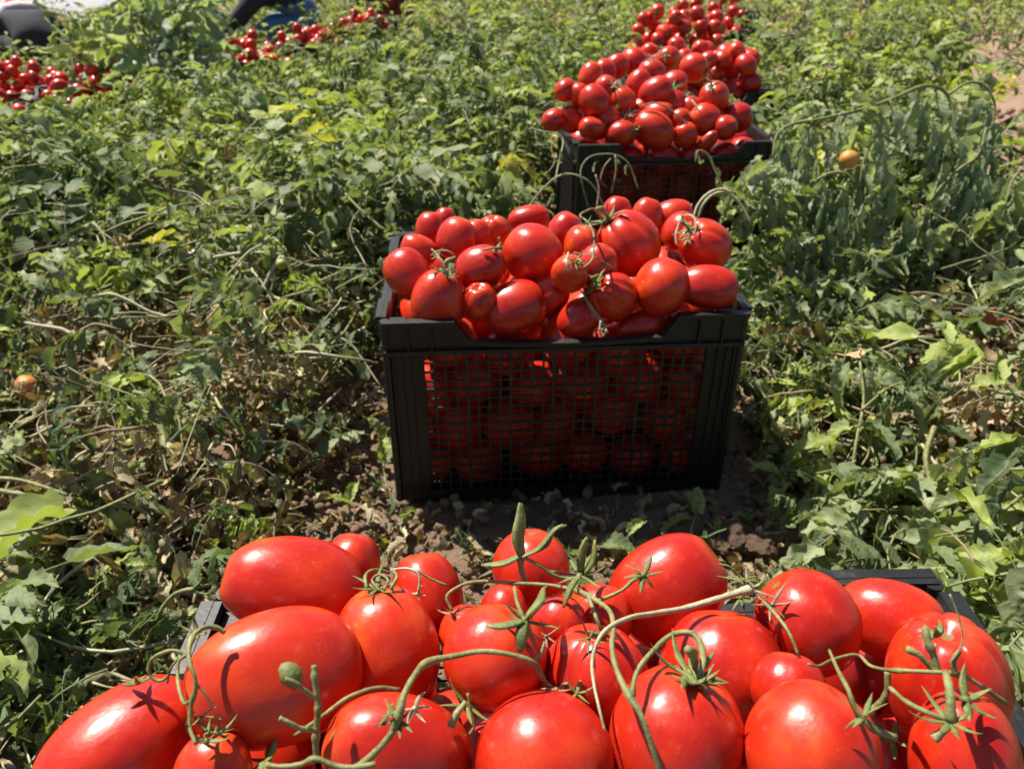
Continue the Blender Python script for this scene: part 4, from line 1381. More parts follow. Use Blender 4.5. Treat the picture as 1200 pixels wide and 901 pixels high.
for i, (px, py, rp, w) in enumerate([(868,628,26,'soil clod in the sun behind the back right of the foreground crate'), (893,640,22,'rough soil clod touching the wilted leaf behind the foreground crate'), (843,640,16,'small soil clod left of the two sunny ones'), (866,603,12,'small upright soil lump behind the sunny clods'),
                                   (1183,145,13,'pale soil clod on the bare patch at the upper right edge'), (1100,330,9,'little clod among leaves at the right')]):
    p = at_height(px, py, 0.012); z = (p-EYE).dot(CF); r = rp*z/FPX
    k = CLB[i % 5]
    me = mesh_from('soil_clod', k[0], k[1], M_SOIL, False)
    o = obj('soil_clod', me, None, p); o.scale = (r*1.15, r, r*0.9); o.rotation_euler = (0.3*i, 0.2, i)
    tag(o, w, 'soil clod', 'clods of dry soil')

#@@PART3
# ------------------------------------------------------------------ single leaves used as parts
M_WILT = M_LEAF.copy(); M_WILT.name = 'limp_leaf'
for n_ in M_WILT.node_tree.nodes:
    if n_.bl_idname == 'ShaderNodeValToRGB' and n_.color_ramp.elements[0].color[1] > n_.color_ramp.elements[0].color[0]:
        for e_, c_ in zip(n_.color_ramp.elements, [(0.16, 0.21, 0.14), (0.24, 0.30, 0.20), (0.34, 0.41, 0.28), (0.44, 0.50, 0.36), (0.48, 0.54, 0.36), (0.52, 0.56, 0.34)]):
            e_.color = (*c_, 1)
def leaf_mesh(name, seed, L=0.06, w=0.022, seg=10, across=6, droop=0.8, fold=0.5, jag=0.16, curl=0.3, crump=0.06, tint=0.5, dry=0.1, stalk_=True, mat=None):
    rr = random.Random(seed)
    v, f, u = blade(Vector((0.012, 0, 0)), Vector((1, 0, 0.1)), Vector((0, 0, 1)), L, w, seg, across, droop, fold, jag, rr, curl, crump)
    v = [tuple(a) for a in v]
    if stalk_:
        m = MB(); m.tube([(-0.012, 0, -0.004), (0, 0, -0.001), (0.014, 0, 0.0005)], [0.0013, 0.0011, 0.0009], 5)
        k = len(v); v += m.v; f += [tuple(i+k for i in q) for q in m.f]; u += [(0.5, 0, 0)] * len(m.v)
    me = mesh_from(name, v, f, mat or M_LEAF)
    a = me.attributes.new('tint', 'FLOAT', 'POINT'); a.data.foreach_set('value', np.full(len(v), tint, np.float32))
    a = me.attributes.new('dry', 'FLOAT', 'POINT'); a.data.foreach_set('value', np.full(len(v), dry, np.float32))
    a = me.attributes.new('luv', 'FLOAT_VECTOR', 'POINT'); a.data.foreach_set('vector', np.array(u, np.float32).ravel())
    return me

HANG = [leaf_mesh('leaf', 200+i, L=0.080, w=0.0195+0.005*(i % 3), seg=9, across=4, droop=[0.2, 0.5, -0.2, 0.7][i % 4], fold=[1.0, 0.7, 1.25][i % 3], curl=0.5, crump=0.13, tint=[0.30, 0.60, 0.74, 0.50][i % 4], dry=0.05, mat=M_WILT) for i in range(8)]
BROAD = [leaf_mesh('leaf', 300+i, L=0.075, w=0.021, seg=16, droop=[0.8, 1.3, 1.8][i % 3], fold=[0.35, 0.7][i % 2], crump=0.10, jag=0.10, tint=[0.42, 0.62, 0.80, 0.55][i % 4], dry=0.0) for i in range(8)]
CRUMP = [leaf_mesh('leaf', 400+i, L=0.07, w=0.022, droop=[1.0, 2.0, 1.6][i % 3], fold=[0.7, 1.0][i % 2], curl=0.8, crump=0.18, tint=[0.66, 0.74, 0.70][i % 3], dry=[0.0, 0.22][i % 2]) for i in range(6)]

def aim(d, roll=0.0):
    """rotation that turns +x to d"""
    d = Vector(d).normalized()
    q = d.to_track_quat('X', 'Z')
    from mathutils import Quaternion
    return q @ Quaternion((1, 0, 0), roll)

def leaf_at(par, c, p, d, me, s=1.0, roll=0.0, name='leaf'):
    o = obj(name, me, par)
    o.rotation_mode = 'QUATERNION'; o.rotation_quaternion = aim(d, roll)
    o.location = Vector(p) - c; o.scale = (s, s, s)
    return o

def px_path(path, n=5):
    """(px, py, depth) -> smooth world points"""
    return [at_depth(a[0], a[1], a[2]) for a in spline(path, n)]

def px_stem(par, c, path, w0, w1, mat=None, name='stem', n=5, knob=(), seed=1):
    P = px_path(path, n)
    m = MB(); stalk(m, P, w0, w1, 7, knob, 0.2, seed)
    m.v = [tuple(Vector(v) - c) for v in m.v]
    obj(name, m.mesh('stem', mat or M_STEM), par)
    return P

def world_dir(px, py, r, u, t=0.0):
    return view_axis(px, py, (r, u, t))

# --- drooping wilted plant, upper right
base = at_height(1045, 335, 0.0)
t = empty('wilted_plant', base)
tag(t, 'tall wilted plant, grey green leaves hanging limp from arching stems at the upper right', 'plant')
c = base
Z = 1.62
RW = random.Random(31)
arches = [
 ([(1085,330,1.66),(1100,240,1.62),(1118,160,1.60),(1110,112,1.60),(1084,101,1.58),(1046,116,1.56),(1005,130,1.54),(960,140,1.52),(925,147,1.5),(910,160,1.5),(906,185,1.5)], 7, 4),
 ([(1110,112,1.60),(1135,97,1.6),(1155,102,1.6),(1166,125,1.6),(1160,160,1.61)], 5, 3),
 ([(940,330,1.5),(936,290,1.5),(941,250,1.5),(950,220,1.49),(968,205,1.48),(990,203,1.48),(1003,215,1.48)], 7, 4),
 ([(1070,330,1.66),(1078,270,1.6),(1096,228,1.58),(1122,200,1.57),(1146,182,1.56),(1156,150,1.56)], 5, 4),
 ([(1168,330,1.6),(1175,260,1.55),(1185,215,1.54),(1200,195,1.54)], 5, 3),
 ([(1010,330,1.58),(1005,260,1.55),(1012,190,1.54),(1030,160,1.54),(1050,170,1.54)], 5, 3),
]
for i, (pt, a, b) in enumerate(arches):
    P = px_stem(t, c, pt, a, b, M_STEM, seed=i+5)
    n_ = len(P)
    for k in range(int(n_*0.30), n_, 1):
        if RW.random() < 0.25: continue
        d = Vector((RW.uniform(-0.35, 0.35), RW.uniform(-0.35, 0.35), -1))
        leaf_at(t, c, P[k] + Vector((RW.uniform(-.01, .01), RW.uniform(-.02, .02), RW.uniform(-.05, 0))), d, HANG[RW.randrange(8)], RW.uniform(0.65, 1.25), RW.uniform(0, 6.28))
for (x, y0, y1, z) in [(915,170,240,1.5),(935,165,235,1.5),(958,165,250,1.5),(972,230,300,1.5),(1010,200,290,1.53),(1030,170,270,1.53),(1045,200,275,1.54),(948,270,330,1.5),(985,240,330,1.52),(1060,240,300,1.58),(1095,140,230,1.58),(1105,150,240,1.6),(1130,130,190,1.6),(1148,130,220,1.6),(1160,140,240,1.6),(1120,230,300,1.58),(1150,240,320,1.58),(1185,230,310,1.55),(925,280,340,1.5),(1090,250,320,1.58)]:
    for k in range(5):
        yy = y0 + (y1-y0)*k/5
        leaf_at(t, c, at_depth(x + RW.uniform(-8, 8), yy, z + RW.uniform(-0.04, 0.04)), Vector((RW.uniform(-0.25, 0.25), RW.uniform(-0.3, 0.3), -1)), HANG[RW.randrange(8)], RW.uniform(0.7, 1.2), RW.uniform(0, 6.28))
for (x, y, r, u, s, k) in [(992,122,0.95,-0.05,0.95,1),(1005,130,0.9,-0.35,0.9,5),(955,140,-0.6,-0.2,0.6,2),(1112,150,0.2,-0.8,0.7,3)]:
    leaf_at(t, c, at_depth(x, y, 1.54), world_dir(x, y, r, u, 0.1), BROAD[k], s, 0.4)

# --- bare looping stems before the second crate behind
base = at_height(672, 248, 0.02); c = base
t = empty('withered_vine', base); tag(t, 'thin withered stems looping in front of the second crate behind', 'plant')
for i, (pt, w, mt) in enumerate([
 ([(618,245,1.46),(634,224,1.44),(652,208,1.42),(668,204,1.42),(686,210,1.42),(698,222,1.43),(708,243,1.44)], 3.5, M_PALE),
 ([(690,245,1.44),(682,215,1.42),(681,198,1.42),(690,185,1.42),(705,181,1.42),(722,182,1.42),(735,190,1.42),(742,204,1.42),(748,222,1.42)], 3, M_STEM),
 ([(721,182,1.42),(722,200,1.42),(716,228,1.43)], 4, M_STEM),
 ([(716,186,1.42),(708,196,1.42),(704,212,1.42),(712,220,1.43)], 2.5, M_DRYS),
 ([(622,150,1.5),(634,154,1.5),(652,157,1.5),(660,165,1.5),(655,190,1.48),(650,215,1.46)], 2.5, M_PALE),
 ([(655,160,1.5),(646,172,1.49),(650,190,1.48),(640,205,1.47)], 2, M_DRYS),
 ([(858,246,1.40),(848,222,1.40),(838,200,1.40),(830,182,1.40),(818,177,1.40),(815,190,1.40)], 4, M_STEM),
 ([(880,262,1.36),(868,240,1.36),(852,226,1.36),(836,228,1.36),(824,240,1.36),(818,256,1.37)], 5, M_PALE)]):
    px_stem(t, c, pt, w, w*0.7, mt, 'stem', seed=i)
for (x, y, k, s) in [(838,195,0,0.35),(843,205,2,0.4),(818,180,1,0.3),(850,215,3,0.4),(722,184,4,0.3),(700,190,5,0.25),(655,175,1,0.4),(640,200,3,0.4),(735,192,0,0.28),(648,225,2,0.4)]:
    leaf_at(t, c, at_depth(x, y, 1.42), Vector((RW.uniform(-0.5, 0.5), RW.uniform(-0.4, 0.4), -0.8)), CRUMP[k], s, RW.uniform(0, 6))

#--LEAFY: (px, py, depth, right, up, towards, size, mesh list, index, roll)
def leafy(label, name, cat, base_px, leaves, stems, group=None):
    b = at_height(base_px[0], base_px[1], 0.0)
    t = empty(name, b); tag(t, label, cat, group)
    for i, s in enumerate(stems):
        px_stem(t, b, s[0], s[1], s[2], s[3] if len(s) > 3 else M_STEM, 'stem', seed=i+11)
    for (x, y, z, r, u, w, s, lst, k, ro) in leaves:
        leaf_at(t, b, at_depth(x, y, z), world_dir(x, y, r, u, w), lst[k % len(lst)], s, ro)
    return t

leafy('bright green lobed sprig growing beside the shaded right side of the middle crate', 'leafy_sprig', 'plant', (960, 690),
 [(990,418,1.08,-0.1,-0.9,0.3,0.95,BROAD,3,0.3),(1010,430,1.08,0.3,-0.9,0.2,0.8,BROAD,1,0.6),(1060,455,1.08,0.35,-0.85,0.4,1.05,CRUMP,0,0.2),(1045,470,1.08,-0.2,-0.9,0.4,0.8,CRUMP,2,0.2),
  (1003,498,1.04,-0.8,-0.3,0.3,0.75,BROAD,2,0.3),(1005,492,1.04,0.7,-0.5,0.4,0.9,BROAD,0,-0.2),(985,520,1.03,-0.9,0.0,0.4,0.85,BROAD,6,0.2),(990,545,1.02,-0.7,-0.5,0.5,0.9,BROAD,2,0.5),
  (975,540,1.02,0.5,-0.6,0.6,0.9,BROAD,4,0.0),(930,555,1.01,-0.6,-0.6,0.4,0.75,BROAD,2,0.2),(920,560,1.01,-0.7,0.4,0.3,0.6,BROAD,6,0.3),(955,575,1.0,-0.2,-0.8,0.6,0.95,BROAD,3,0.1),(1000,585,1.0,0.4,-0.8,0.4,0.8,BROAD,5,0.0),
  (975,590,0.99,-0.9,-0.3,0.5,0.9,BROAD,3,-0.4),(1030,560,1.02,0.8,-0.4,0.4,0.8,BROAD,0,0.4),(945,622,0.98,-0.1,-0.9,0.4,0.8,CRUMP,1,0.4),(962,628,0.97,0.0,-0.9,0.4,0.9,CRUMP,0,0.2),(985,625,0.97,0.2,-0.9,0.4,1.05,CRUMP,2,-0.2),
  (1015,610,0.98,0.5,-0.6,0.5,0.8,BROAD,1,0.0),(885,600,1.02,-0.5,-0.5,0.3,0.6,BROAD,7,0.0)],
 [([(1020,640,1.0),(1010,600,1.0),(1000,560,1.02),(1003,520,1.03),(1012,470,1.06),(1008,425,1.08)],7,4),([(1003,540,1.02),(985,548,1.02),(950,556,1.01),(925,556,1.01)],4,3),([(1002,500,1.03),(1020,500,1.03),(1018,530,1.03),(1010,545,1.02)],4,3),([(1000,590,1.0),(975,600,0.99),(955,612,0.99),(945,630,0.98)],4,3),([(1010,480,1.05),(1040,455,1.07),(1062,448,1.08)],5,3)])

leafy('large pale grey green leaves overhanging the right rear corner of the foreground crate', 'leafy_plant', 'plant', (1130, 720),
 [(1040,628,0.92,0.95,-0.15,0.2,1.2,BROAD,3,0.3),(1080,620,0.92,0.95,0.05,0.2,1.2,BROAD,1,0.8),(1125,600,0.93,0.9,0.3,0.2,1.1,BROAD,3,0.2),(1150,640,0.9,0.9,-0.3,0.3,1.15,BROAD,0,0.4),(1060,660,0.88,0.7,-0.5,0.4,1.25,BROAD,3,0.5),
  (1120,672,0.86,0.9,0.1,0.3,1.15,BROAD,7,0.1),(1115,690,0.84,0.6,-0.6,0.4,1.1,BROAD,0,0.6),(1150,700,0.82,0.9,-0.2,0.4,1.2,BROAD,1,0.3),(1170,660,0.86,0.7,-0.4,0.4,1.1,BROAD,2,0.2),(1175,740,0.8,0.3,-0.9,0.3,1.1,BROAD,4,0.2),
  (1130,715,0.80,0.5,-0.8,0.4,1.0,BROAD,3,0.9),(1095,560,0.97,0.8,-0.3,0.3,0.9,CRUMP,0,0.3),(1050,600,0.95,0.8,-0.2,0.2,0.8,BROAD,7,0.7),(1165,600,0.92,0.9,0.2,0.3,0.9,BROAD,2,0.2)],
 [([(1200,700,0.84),(1160,668,0.86),(1110,640,0.9),(1070,628,0.92),(1045,628,0.92)],7,4),([(1095,500,1.0),(1085,540,0.98),(1100,590,0.95),(1125,640,0.9)],9,7),([(1200,590,0.94),(1150,575,0.96),(1105,552,0.97),(1080,520,1.0)],6,5,M_PALE),([(1130,690,0.83),(1122,740,0.79),(1128,790,0.75)],5,3)])

leafy('broad dark green leaf with a yellow green lit half at the left edge', 'broad_leaf_plant', 'plant', (60, 720),
 [(-5,612,0.92,0.95,0.12,0.5,1.7,BROAD,0,0.1),(95,598,0.92,-0.9,-0.1,0.6,1.75,BROAD,2,0.2),(100,575,0.93,0.8,0.5,0.3,0.9,BROAD,3,0.8),(118,596,0.92,0.6,-0.5,0.4,0.8,BROAD,2,0.0),(-10,655,0.9,0.95,-0.05,0.2,1.5,BROAD,3,1.2),
  (55,640,0.9,0.3,-0.9,0.2,0.7,CRUMP,1,0.4),(110,660,0.88,0.1,-0.9,0.3,1.2,BROAD,4,0.6),(175,620,0.9,0.1,-0.95,0.3,1.2,BROAD,0,0.8),(60,690,0.86,0.3,-0.9,0.3,1.1,BROAD,4,0.3),(150,690,0.86,-0.2,-0.9,0.3,1.0,HANG,0,0.6),(30,700,0.86,-0.2,-0.9,0.3,1.1,HANG,3,0.6)],
 [([(-20,572,0.94),(30,580,0.93),(70,588,0.92),(105,600,0.92),(140,590,0.92),(200,600,0.93)],9,5),([(-20,560,0.94),(20,562,0.94),(50,570,0.93),(80,580,0.92)],8,5),([(130,592,0.92),(170,600,0.92),(185,650,0.9),(180,700,0.87)],7,5)])

leafy('small bright green leaf pair in the shade under the right corner of the middle crate', 'seedling', 'plant', (815, 640),
 [(812,606,0.99,-0.8,-0.2,0.4,0.55,BROAD,3,0.1),(815,604,0.99,0.2,0.9,0.3,0.5,BROAD,2,0.4),(818,604,0.99,-0.3,0.9,0.3,0.45,BROAD,6,-0.2),(770,640,0.97,-0.7,-0.1,0.4,0.5,BROAD,0,0.0),(735,628,0.97,0.5,0.7,0.3,0.42,BROAD,2,0.2),(700,640,0.98,0.8,0.1,0.4,0.7,BROAD,4,0.0)],
 [([(812,640,0.98),(810,622,0.985),(814,606,0.99)],4,3),([(735,650,0.97),(733,638,0.97),(737,626,0.97)],3,2)])
leafy('pale green leafy vine hiding the lower right corner of the second crate behind', 'leafy_vine', 'plant', (890, 300),
 [(RW.uniform(855, 925), RW.uniform(195, 300), 1.42 + RW.uniform(-0.03, 0.08), RW.uniform(-1, 1), RW.uniform(-0.9, 0.3), 0.4, RW.uniform(0.45, 0.9), [BROAD[3], BROAD[1], CRUMP[0], CRUMP[2], HANG[2], BROAD[2]], i, RW.uniform(-1, 1)) for i in range(70)],
 [([(905,300,1.46),(890,260,1.45),(870,235,1.44),(850,228,1.43)],4,3),([(900,290,1.46),(905,250,1.46),(915,215,1.46)],4,3)])
leafy('small upright leaves by the lower left corner of the middle crate', 'seedling', 'plant', (420, 600),
 [(408,590,1.04,0.2,0.9,0.3,0.45,BROAD,2,0.4),(412,592,1.04,-0.7,0.4,0.3,0.45,BROAD,6,0.4),(450,520,1.10,-0.4,0.8,0.2,0.6,BROAD,6,0.2),(448,545,1.08,0.1,0.9,0.2,0.6,BROAD,2,0.7)],
 [([(411,610,1.03),(410,598,1.04),(409,588,1.04)],4,3),([(455,580,1.06),(450,550,1.08),(449,522,1.10)],4,3)])
leafy('dark tall weed with narrow leaves rising at the top left between the far rows', 'tall_weed', 'plant', (210, 120),
 [(200 + RW.uniform(-50, 50), 5 + RW.uniform(-15, 90), 3.4 + RW.uniform(-0.15, 0.15), RW.uniform(-1, 1), RW.uniform(-0.9, 0.6), 0.2, RW.uniform(1.2, 2.4), HANG, [0, 4, 3, 7, 0, 1][i % 6], RW.uniform(0, 6)) for i in range(120)],
 [([(215,125,3.5),(205,60,3.45),(198,0,3.42),(190,-60,3.4)],5,3),([(215,125,3.5),(235,70,3.5),(240,20,3.5),(250,-20,3.5)],4,3),([(210,125,3.5),(175,60,3.45),(165,10,3.4)],4,3)])
leafy('pale yellow green weed with strap like leaves left of the dark tall weed', 'pale_weed', 'plant', (130, 118),
 [(70 + RW.uniform(0, 110), 15 + RW.uniform(0, 85), 3.5 + RW.uniform(-0.15, 0.15), RW.uniform(-1, 1), RW.uniform(-0.9, 0.9), 0.2, RW.uniform(1.0, 2.0), [HANG[2], HANG[6], CRUMP[0], CRUMP[2], CRUMP[4], BROAD[2]], i, RW.uniform(0, 6)) for i in range(75)],
 [([(115,118,3.6),(120,60,3.55),(135,0,3.5)],4,3,M_PALE),([(100,118,3.6),(85,70,3.6),(100,40,3.6)],4,3,M_PALE),([(150,118,3.6),(160,60,3.55),(150,30,3.5)],4,3,M_PALE)])

# --- thick cut stems and single vine pieces
def piece(name, label, cat, path, w0, w1, mat, knob=(), group=None, extra=()):
    P0 = at_depth(*path[0])
    t = empty(name, P0); tag(t, label, cat, group)
    px_stem(t, P0, path, w0, w1, mat, 'stem', 5, knob)
    for e in extra: px_stem(t, P0, e[0], e[1], e[2], e[3], 'side_stem', 5)
    return t
piece('cut_stem', 'thick pale green upright stem with a dry whitish top, left middle of the field', 'stem', [(92,500,1.13),(90,470,1.12),(86,440,1.11),(82,410,1.10),(80,395,1.10)], 19, 12, M_STEM, (), None,
      [([(84,392,1.1),(72,386,1.1),(50,382,1.1),(30,378,1.12)], 8, 4, M_PALE), ([(80,398,1.1),(95,388,1.1),(112,380,1.1),(140,386,1.1)], 7, 3, M_DRYS)])
piece('hooked_vine', 'thick green stem bending down like a hook, left of centre', 'stem', [(156,460,1.05),(170,464,1.05),(182,480,1.05),(190,505,1.04),(195,535,1.02),(198,575,1.0)], 9, 15, M_STEM, (), None, [([(176,555,1.03),(178,535,1.03),(182,515,1.03)], 8, 7, M_STEM)])
piece('forked_stem', 'pale forked stem lying open like scissors above the left middle', 'stem', [(268,364,1.30),(290,352,1.3),(308,338,1.3),(318,318,1.3),(330,300,1.3)], 7, 6, M_PALE, (), None, [([(330,300,1.3),(345,325,1.3),(358,358,1.3)], 8, 5, M_STEM), ([(250,302,1.33),(290,296,1.33),(330,298,1.3)], 6, 4, M_PALE), ([(300,355,1.3),(316,344,1.3),(322,320,1.3)], 4, 4, M_PALE)])
piece('vine_tip', 'curved green vine tip with small sepals pointing at the foreground crate from the left', 'vine', [(20,838,0.80),(60,828,0.80),(110,812,0.79),(145,795,0.78),(166,765,0.77),(185,722,0.76),(200,700,0.755),(215,692,0.75),(228,690,0.75)], 3, 8, M_STEM, (0.5,), None,
      [([(226,690,0.75),(236,680,0.75),(236,672,0.75)], 5, 3, M_CAL), ([(226,692,0.75),(243,696,0.75),(252,688,0.75)], 5, 2, M_CAL), ([(228,688,0.75),(246,684,0.75)], 4, 2, M_CAL)])
piece('vine_tip', 'drooping vine end at the lower left edge of the picture', 'vine', [(-15,790,0.78),(5,808,0.78),(25,822,0.78),(40,842,0.77),(40,868,0.76),(22,886,0.75)], 8, 10, M_STEM, (0.7,))
piece('hooked_vine', 'pinkish brown branching stem on the right, below the dried leaves', 'stem', [(1080,555,0.98),(1105,548,0.98),(1130,562,0.98),(1165,572,0.98),(1205,572,0.98)], 10, 5, M_DRYS, (0.2,), None, [([(1084,545,0.98),(1105,585,0.97),(1125,620,0.95)], 11, 10, M_STEM), ([(1120,560,0.98),(1150,556,0.98),(1205,556,0.98)], 9, 6, M_STEM)])
for i, (pt, w, mt, lb) in enumerate([
 ([(205,402,1.2),(240,398,1.2),(280,405,1.2),(330,408,1.2),(380,420,1.2)], 5, M_STEM, 'long green stem in the tangle left of the middle crate'),
 ([(210,415,1.2),(250,402,1.2),(300,415,1.19),(335,440,1.18),(370,470,1.17)], 4, M_STEM, 'thin stem crossing the tangle downward to the right'),
 ([(355,505,1.12),(375,480,1.13),(400,455,1.15)], 6, M_PALE, 'short pale stem near the left side of the middle crate'),
 ([(108,348,1.3),(130,345,1.3),(150,352,1.3),(175,365,1.3),(200,372,1.3)], 6, M_PALE, 'whitish kinked stem at the left above the thick upright one'),
 ([(185,488,1.1),(205,500,1.1),(230,510,1.1),(262,516,1.1)], 2.5, M_PALE, 'hair thin straw over the dark hollow at the left')]):
    piece('loose_stem', lb, 'stem', pt, w, w*0.7, mt, (), 'loose stems in the tangle')

# --- fallen single leaves with their own colour
def tinted(seed, tint, dry, **k): return leaf_mesh('leaf', seed, tint=tint, dry=dry, **k)
M_YEL = mat_plain('yellow_leaf', (0.52, 0.36, 0.04), 0.6, 60, 0.25)
M_ORG = mat_plain('orange_leaf', (0.34, 0.11, 0.035), 0.7, 60, 0.35)
M_TAN = mat_plain('tan_leaf', (0.45, 0.27, 0.14), 0.8, 60, 0.3)
for i, (x, y, z, r, u, w, s, mt, lb) in enumerate([
 (243,432,1.18,0.1,-0.95,0.2,0.55,M_YEL,'bright yellow orange leaf standing in the shade, left of the middle crate'),
 (300,270,1.85,0.9,-0.1,0.3,0.85,M_YEL,'bright yellow leaf lying flat among green ones, upper left'),
 (38,168,2.7,0.2,0.9,0.2,0.9,M_YEL,'yellow leaf pointing up near the left edge'),
 (75,520,1.03,0.8,-0.3,0.5,0.45,M_ORG,'rusty orange leaf at the left above the broad green leaf'),
 (335,528,1.08,0.2,-0.9,0.3,0.42,M_YEL,'yellow tipped tan leaf near the shaded ground left of the middle crate'),
 (975,415,1.12,0.9,-0.1,0.3,0.6,M_TAN,'flat tan leaf right of the middle crate above the green sprig'),
 (1150,478,1.08,0.8,-0.2,0.5,0.85,M_TAN,'tan curled leaf in the dry heap at the right edge'),
 (1165,500,1.06,-0.8,-0.2,0.5,0.8,M_TAN,'pinkish dry leaf at the bottom of the dry heap at the right edge'),
 (1185,375,1.25,-0.8,0.1,0.4,0.8,M_ORG,'orange brown leaf at the right edge under the green canopy'),
 (130,660,0.9,0.1,-0.9,0.3,0.7,M_YEL,'dull yellow leaf hanging in shade at the lower left'),
 (120,625,0.9,0.2,-0.9,0.2,0.6,M_TAN,'crinkled brown leaf right of the broad green leaf'),
 (205,372-100,1.75,0.9,0.1,0.3,0.7,M_TAN,'reddish brown dead leaf in the upper left patch of dry leaves'),
 (245,262,1.78,0.4,-0.6,0.4,0.7,M_ORG,'dark dead leaf beside the reddish brown one'),
 (345,270,1.72,0.4,-0.6,0.4,0.5,M_TAN,'small dead leaf right of the bright yellow one'),
 (770,300-55,1.18,0.5,-0.7,0.3,0.4,M_TAN,'shrivelled brown leaf at the back of the middle crate heap'),
 (755,238,1.17,0.8,-0.3,0.3,0.42,M_ORG,'withered leaf draped behind the largest tomato of the middle crate'),
]):
    me = leaf_mesh('fallen_leaf', 500+i, L=0.07, w=0.021, seg=9, across=4, droop=[1.2, 0.6, 1.9][i % 3], fold=[0.5, 0.8][i % 2], curl=0.6, crump=0.16, jag=0.2, mat=mt, stalk_=(i % 2 == 0))
    o = obj('fallen_leaf', me, None, at_depth(x, y, z)); o.rotation_mode = 'QUATERNION'; o.rotation_quaternion = aim(world_dir(x, y, r, u, w), 0.3*i); o.scale = (s, s, s)
    tag(o, lb, 'leaf', 'single coloured leaves in the field')

# crinkled dead leaf bundles
for (x, y, z, n_, sz, lb) in [(225,268,1.78,16,0.05,'clump of crinkled reddish brown leaves, upper left'),(60,440,1.12,22,0.05,'heap of dry brown leaves around the thick upright stem'),(1160,470,1.08,18,0.04,'heap of pinkish dry leaves at the right edge'),(120,640,0.88,14,0.03,'curled dead leaf bundle beside the broad green leaf'),(430,235,1.9,10,0.05,'small brown clump behind the left end of the middle heap'),(985,90,2.2,12,0.07,'brown clump above the wilted plant')]:
    t = empty('dead_leaf_clump', at_depth(x, y, z)); tag(t, lb, 'dead leaves', 'clumps of dead leaves')
    rr = random.Random(int(x)); 
    for k in range(n_):
        me = DRYM[k % len(DRYM)] if 'DRYM' in globals() else None
        if me is None:
            DRYM = [leaf_mesh('leaf', 700+q, L=0.05, w=0.015, seg=7, across=4, droop=rr.uniform(0.5, 3), fold=rr.uniform(0.4, 1.1), curl=0.8, crump=0.22, tint=[0.15, 0.4, 0.6, 0.3][q % 4], dry=1.0) for q in range(6)]
            me = DRYM[k % 6]
        leaf_at(t, Vector(t.location), Vector(t.location) + Vector((rr.gauss(0, sz), rr.gauss(0, sz), rr.gauss(0, sz*0.4))), Vector((rr.uniform(-1, 1), rr.uniform(-1, 1), rr.uniform(-0.8, 0.5))), me, rr.uniform(0.5, 1.0), rr.uniform(0, 6), 'leaf')

# unripe fruit
def unripe(x, y, z, rp, col, lb):
    m_ = mat_plain('unripe_skin', col, 0.3, 12, 0.2)
    me = TM['round_low'][1].copy(); me.materials.clear(); me.materials.append(m_)
    p = at_depth(x, y, z); o = obj('tomato', me, None, p); r = rp*z/FPX; o.scale = (r, r, r*0.95); o.rotation_euler = (0.6, 0.4, x)
    tag(o, lb, 'tomato', 'unripe tomatoes on the vines')
unripe(995, 187, 1.51, 11, (0.62, 0.27, 0.05), 'small yellow orange tomato among the hanging leaves of the wilted plant')
unripe(30, 453, 1.16, 14, (0.60, 0.22, 0.06), 'dull orange tomato half hidden in dry leaves at the left edge')
unripe(1082, 602, 0.94, 9, (0.42, 0.42, 0.25), 'tiny pale unripe tomato among stems at the lower right')
unripe(330, 330-20, 1.3, 7, (0.30, 0.33, 0.06), 'tiny green tomato above the pale forked stem')

# ------------------------------------------------------------------ the two people picking at the top
M_NAVY = mat_plain('dark_cloth', (0.022, 0.022, 0.030), 0.9, 40, 0.3)
M_JEAN = mat_plain('denim', (0.060, 0.135, 0.26), 0.9, 55, 0.4)
M_SKIN = mat_plain('skin', (0.42, 0.22, 0.15), 0.55, 20, 0.08)
M_SCARF = mat_plain('red_cloth', (0.50, 0.045, 0.05), 0.85, 60, 0.25)
M_PINK = mat_plain('pale_cloth', (0.70, 0.58, 0.56), 0.9, 40, 0.15)
M_HAIR = mat_plain('dark_hair', (0.03, 0.02, 0.015), 0.6, 80, 0.4)
M_BOOT = mat_plain('boot', (0.05, 0.04, 0.035), 0.7, 40, 0.3)

def skin_body(name, J, E, mats, region, parent):
    """J: joint -> (co, radius); E: list of (a, b, material index)"""
    names = list(J)
    me = bpy.data.meshes.new(name)
    me.from_pydata([J[n][0] for n in names], [(names.index(a), names.index(b)) for a, b, _ in E], [])
    o = bpy.data.objects.new(name + '_tmp', me); COL.objects.link(o)
    md = o.modifiers.new('s', 'SKIN'); md.use_smooth_shade = True
    for i, n in enumerate(names):
        r = J[n][1]; r = r if isinstance(r, tuple) else (r, r)
        me.skin_vertices[0].data[i].radius = r
    me.skin_vertices[0].data[names.index('pelvis')].use_root = True
    o.modifiers.new('d', 'SUBSURF').levels = 2
    dg = bpy.context.evaluated_depsgraph_get()
    out = bpy.data.meshes.new_from_object(o.evaluated_get(dg))
    bpy.data.objects.remove(o)
    out.materials.clear()
    for m_ in mats: out.materials.append(m_)
    segs = [(Vector(J[a][0]), Vector(J[b][0]), k) for a, b, k in E]
    for p in out.polygons:
        best = (9, 0); q = p.center
        for a, b, k in segs:
            d = b - a; t_ = max(0, min(1, (q-a).dot(d)/max(1e-9, d.length_squared)))
            best = min(best, ((a + d*t_ - q).length, k))
        p.material_index = best[1]; p.use_smooth = True
    # cloth folds
    for v in out.vertices:
        v.co += v.normal * 0.006 * noise.noise(v.co * 14)
    return obj(name, out, parent)

